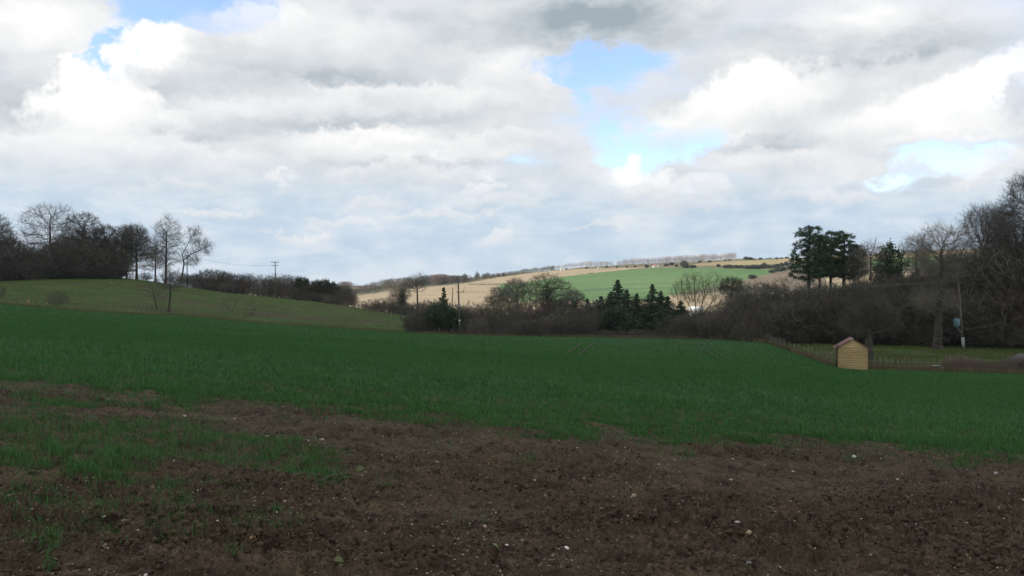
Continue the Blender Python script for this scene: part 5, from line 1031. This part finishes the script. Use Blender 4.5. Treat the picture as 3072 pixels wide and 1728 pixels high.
for (u, v, ru, rv, rot, t1, t0, op) in BANKS:
    a, e = px_dir(u, v); mp = N.new('ShaderNodeMapping'); mp.vector_type = 'TEXTURE'; L.new(WB, mp.inputs[0]); mp.inputs['Location'].default_value = (a, e, 0); mp.inputs['Rotation'].default_value = (0, 0, math.radians(rot)); mp.inputs['Scale'].default_value = (ru / F, rv / F, 1)
    ln = N.new('ShaderNodeVectorMath'); ln.operation = 'LENGTH'; L.new(mp.outputs[0], ln.inputs[0]); sy = N.new('ShaderNodeSeparateXYZ'); L.new(mp.outputs[0], sy.inputs[0])
    m = math_('MULTIPLY', mr(ln.outputs['Value'], 1.14, .70, 0, op, True), mr(sy.outputs[1], -.95, .15, 0, 1, True))
    tg = math_('ADD', mr(sy.outputs[1], -.5, .75, t0, t1), extra)
    mx = N.new('ShaderNodeMix'); mx.data_type = 'FLOAT'; L.new(m, mx.inputs['Factor']); L.new(tone, mx.inputs['A']); L.new(tg, mx.inputs['B']); tone = mx.outputs['Result']
    alpha = math_('MAXIMUM', alpha, m)
    if v > 480: lowcut = math_('MAXIMUM', lowcut, m) if 'lowcut' in globals() else m
rp = N.new('ShaderNodeValToRGB'); L.new(math_('MULTIPLY_ADD', tone, .62, .105), rp.inputs['Fac'])
for i, (p, c) in enumerate(((0., (.36, .42, .47)), (.17, (.50, .555, .60)), (.34, (.645, .685, .72)), (.5, (.80, .815, .83)), (.7, (.95, .95, .945)), (.85, (1.04, 1.04, 1.04)))):
    e = rp.color_ramp.elements[i] if i < 2 else rp.color_ramp.elements.new(p)
    e.position = p; e.color = (*c, 1)
deckfar = mixc(smooth(math_('ADD', math_('MULTIPLY', n_med, .5), math_('MULTIPLY', n_str, .5)), .40, .62), (.50, .65, .805), (.71, .795, .885))      # distant thin layer near the horizon
lowband = smooth(el, .16, .07)
cloudc = mixc(math_('MULTIPLY', math_('MULTIPLY', lowband, .9), math_('SUBTRACT', 1., lowcut)), rp.outputs['Color'], deckfar)
skym = N.new('ShaderNodeVectorMath'); skym.operation = 'MULTIPLY'; L.new(sky.outputs[0], skym.inputs[0]); skym.inputs[1].default_value = (.95, .93, 1.02)
scl = N.new('ShaderNodeVectorMath'); scl.operation = 'SCALE'; scl.inputs['Scale'].default_value = 1.04 / .15 / 1.741; L.new(cloudc, scl.inputs[0])
out = mixc(alpha, skym.outputs[0], scl.outputs[0])
bg = N.new('ShaderNodeBackground'); bg.inputs['Strength'].default_value = .15; L.new(out, bg.inputs['Color'])
wo = N.new('ShaderNodeOutputWorld'); L.new(bg.outputs[0], wo.inputs['Surface'])
w.cycles.sampling_method = 'MANUAL'; w.cycles.sample_map_resolution = 512
# unseen cumulus added on the sun line, shaped so its shadow covers near fields
def cloud_mesh():
    import bmesh
    r = random.Random(5); vs, ts, off = [], [], 0
    lumps = [(0, 0, 0, 235, 250, 70)]
    for i in range(40):
        a = r.uniform(0, 6.28); q = r.uniform(.45, 1.0); s = r.uniform(45, 95)
        lumps.append((math.cos(a) * 210 * q, math.sin(a) * 225 * q, r.uniform(-15, 60) * (1.1 - q * .6), s, s, s * .75))
    for (cx, cy, cz, a, b, c) in lumps:
        bm = bmesh.new(); bmesh.ops.create_icosphere(bm, subdivisions=4, radius=1)
        co = np.array([v.co[:] for v in bm.verts]); fa = np.array([[v.index for v in f.verts] for f in bm.faces]); bm.free()
        n = 1 + .35 * (fbm(co[:, 0] * 2.5 + cx, co[:, 1] * 2.5 + co[:, 2] * 2 + cy, 4, 3) - .5)
        p = co * n[:, None] * [a, b, c]; p[:, 2] = np.where(p[:, 2] < -25, -25 + (p[:, 2] + 25) * .2, p[:, 2]); vs.append(p + [cx, cy, cz]); ts.append(fa + off); off += len(co)
    return np_mesh('cumulus', np.concatenate(vs), None, np.concatenate(ts), M['cloud'], True)
cl = link('shade_cloud', cloud_mesh()); cl.location = Vector((5, 8, -8)) + SUN * 2500; tag(cl, kind='structure')
# the air
hb = MB().box((0, 1160, -25 + 37), (7000, 2940, 270)); hz = bpy.data.materials.new('haze'); hz.use_nodes = True
hn = hz.node_tree; hn.nodes.remove(hn.nodes['Principled BSDF']); pv = hn.nodes.new('ShaderNodeVolumePrincipled'); pv.inputs['Color'].default_value = (.86, .92, 1, 1); pv.inputs['Density'].default_value = .00008; pv.inputs['Anisotropy'].default_value = .2
hn.links.new(pv.outputs[0], hn.nodes['Material Output'].inputs['Volume'])
HAZE = tag(hb.build('haze', hz), kind='stuff')

# ------------------------------------------------------------------ camera and render
cam = bpy.data.cameras.new('camera'); co = link('camera', cam); co.location = (0, 0, EYE); co.rotation_euler = (PI / 2, 0, 0)
cam.sensor_width = 36; cam.lens = 36 * F / 3072; cam.clip_start = .1; cam.clip_end = 20000; SC.camera = co
SC.view_settings.view_transform = 'Standard'; SC.view_settings.look = 'None'; SC.view_settings.exposure = .8; SC.view_settings.gamma = 1
SC.render.engine = 'CYCLES'
SC.cycles.use_denoising = True; SC.cycles.max_bounces = 5; SC.cycles.diffuse_bounces = 3; SC.cycles.glossy_bounces = 1; SC.cycles.volume_bounces = 0; SC.cycles.transparent_max_bounces = 4; SC.cycles.volume_step_rate = 4
SC.cycles.use_fast_gi = False; SC.cycles.caustics_reflective = False; SC.cycles.caustics_refractive = False
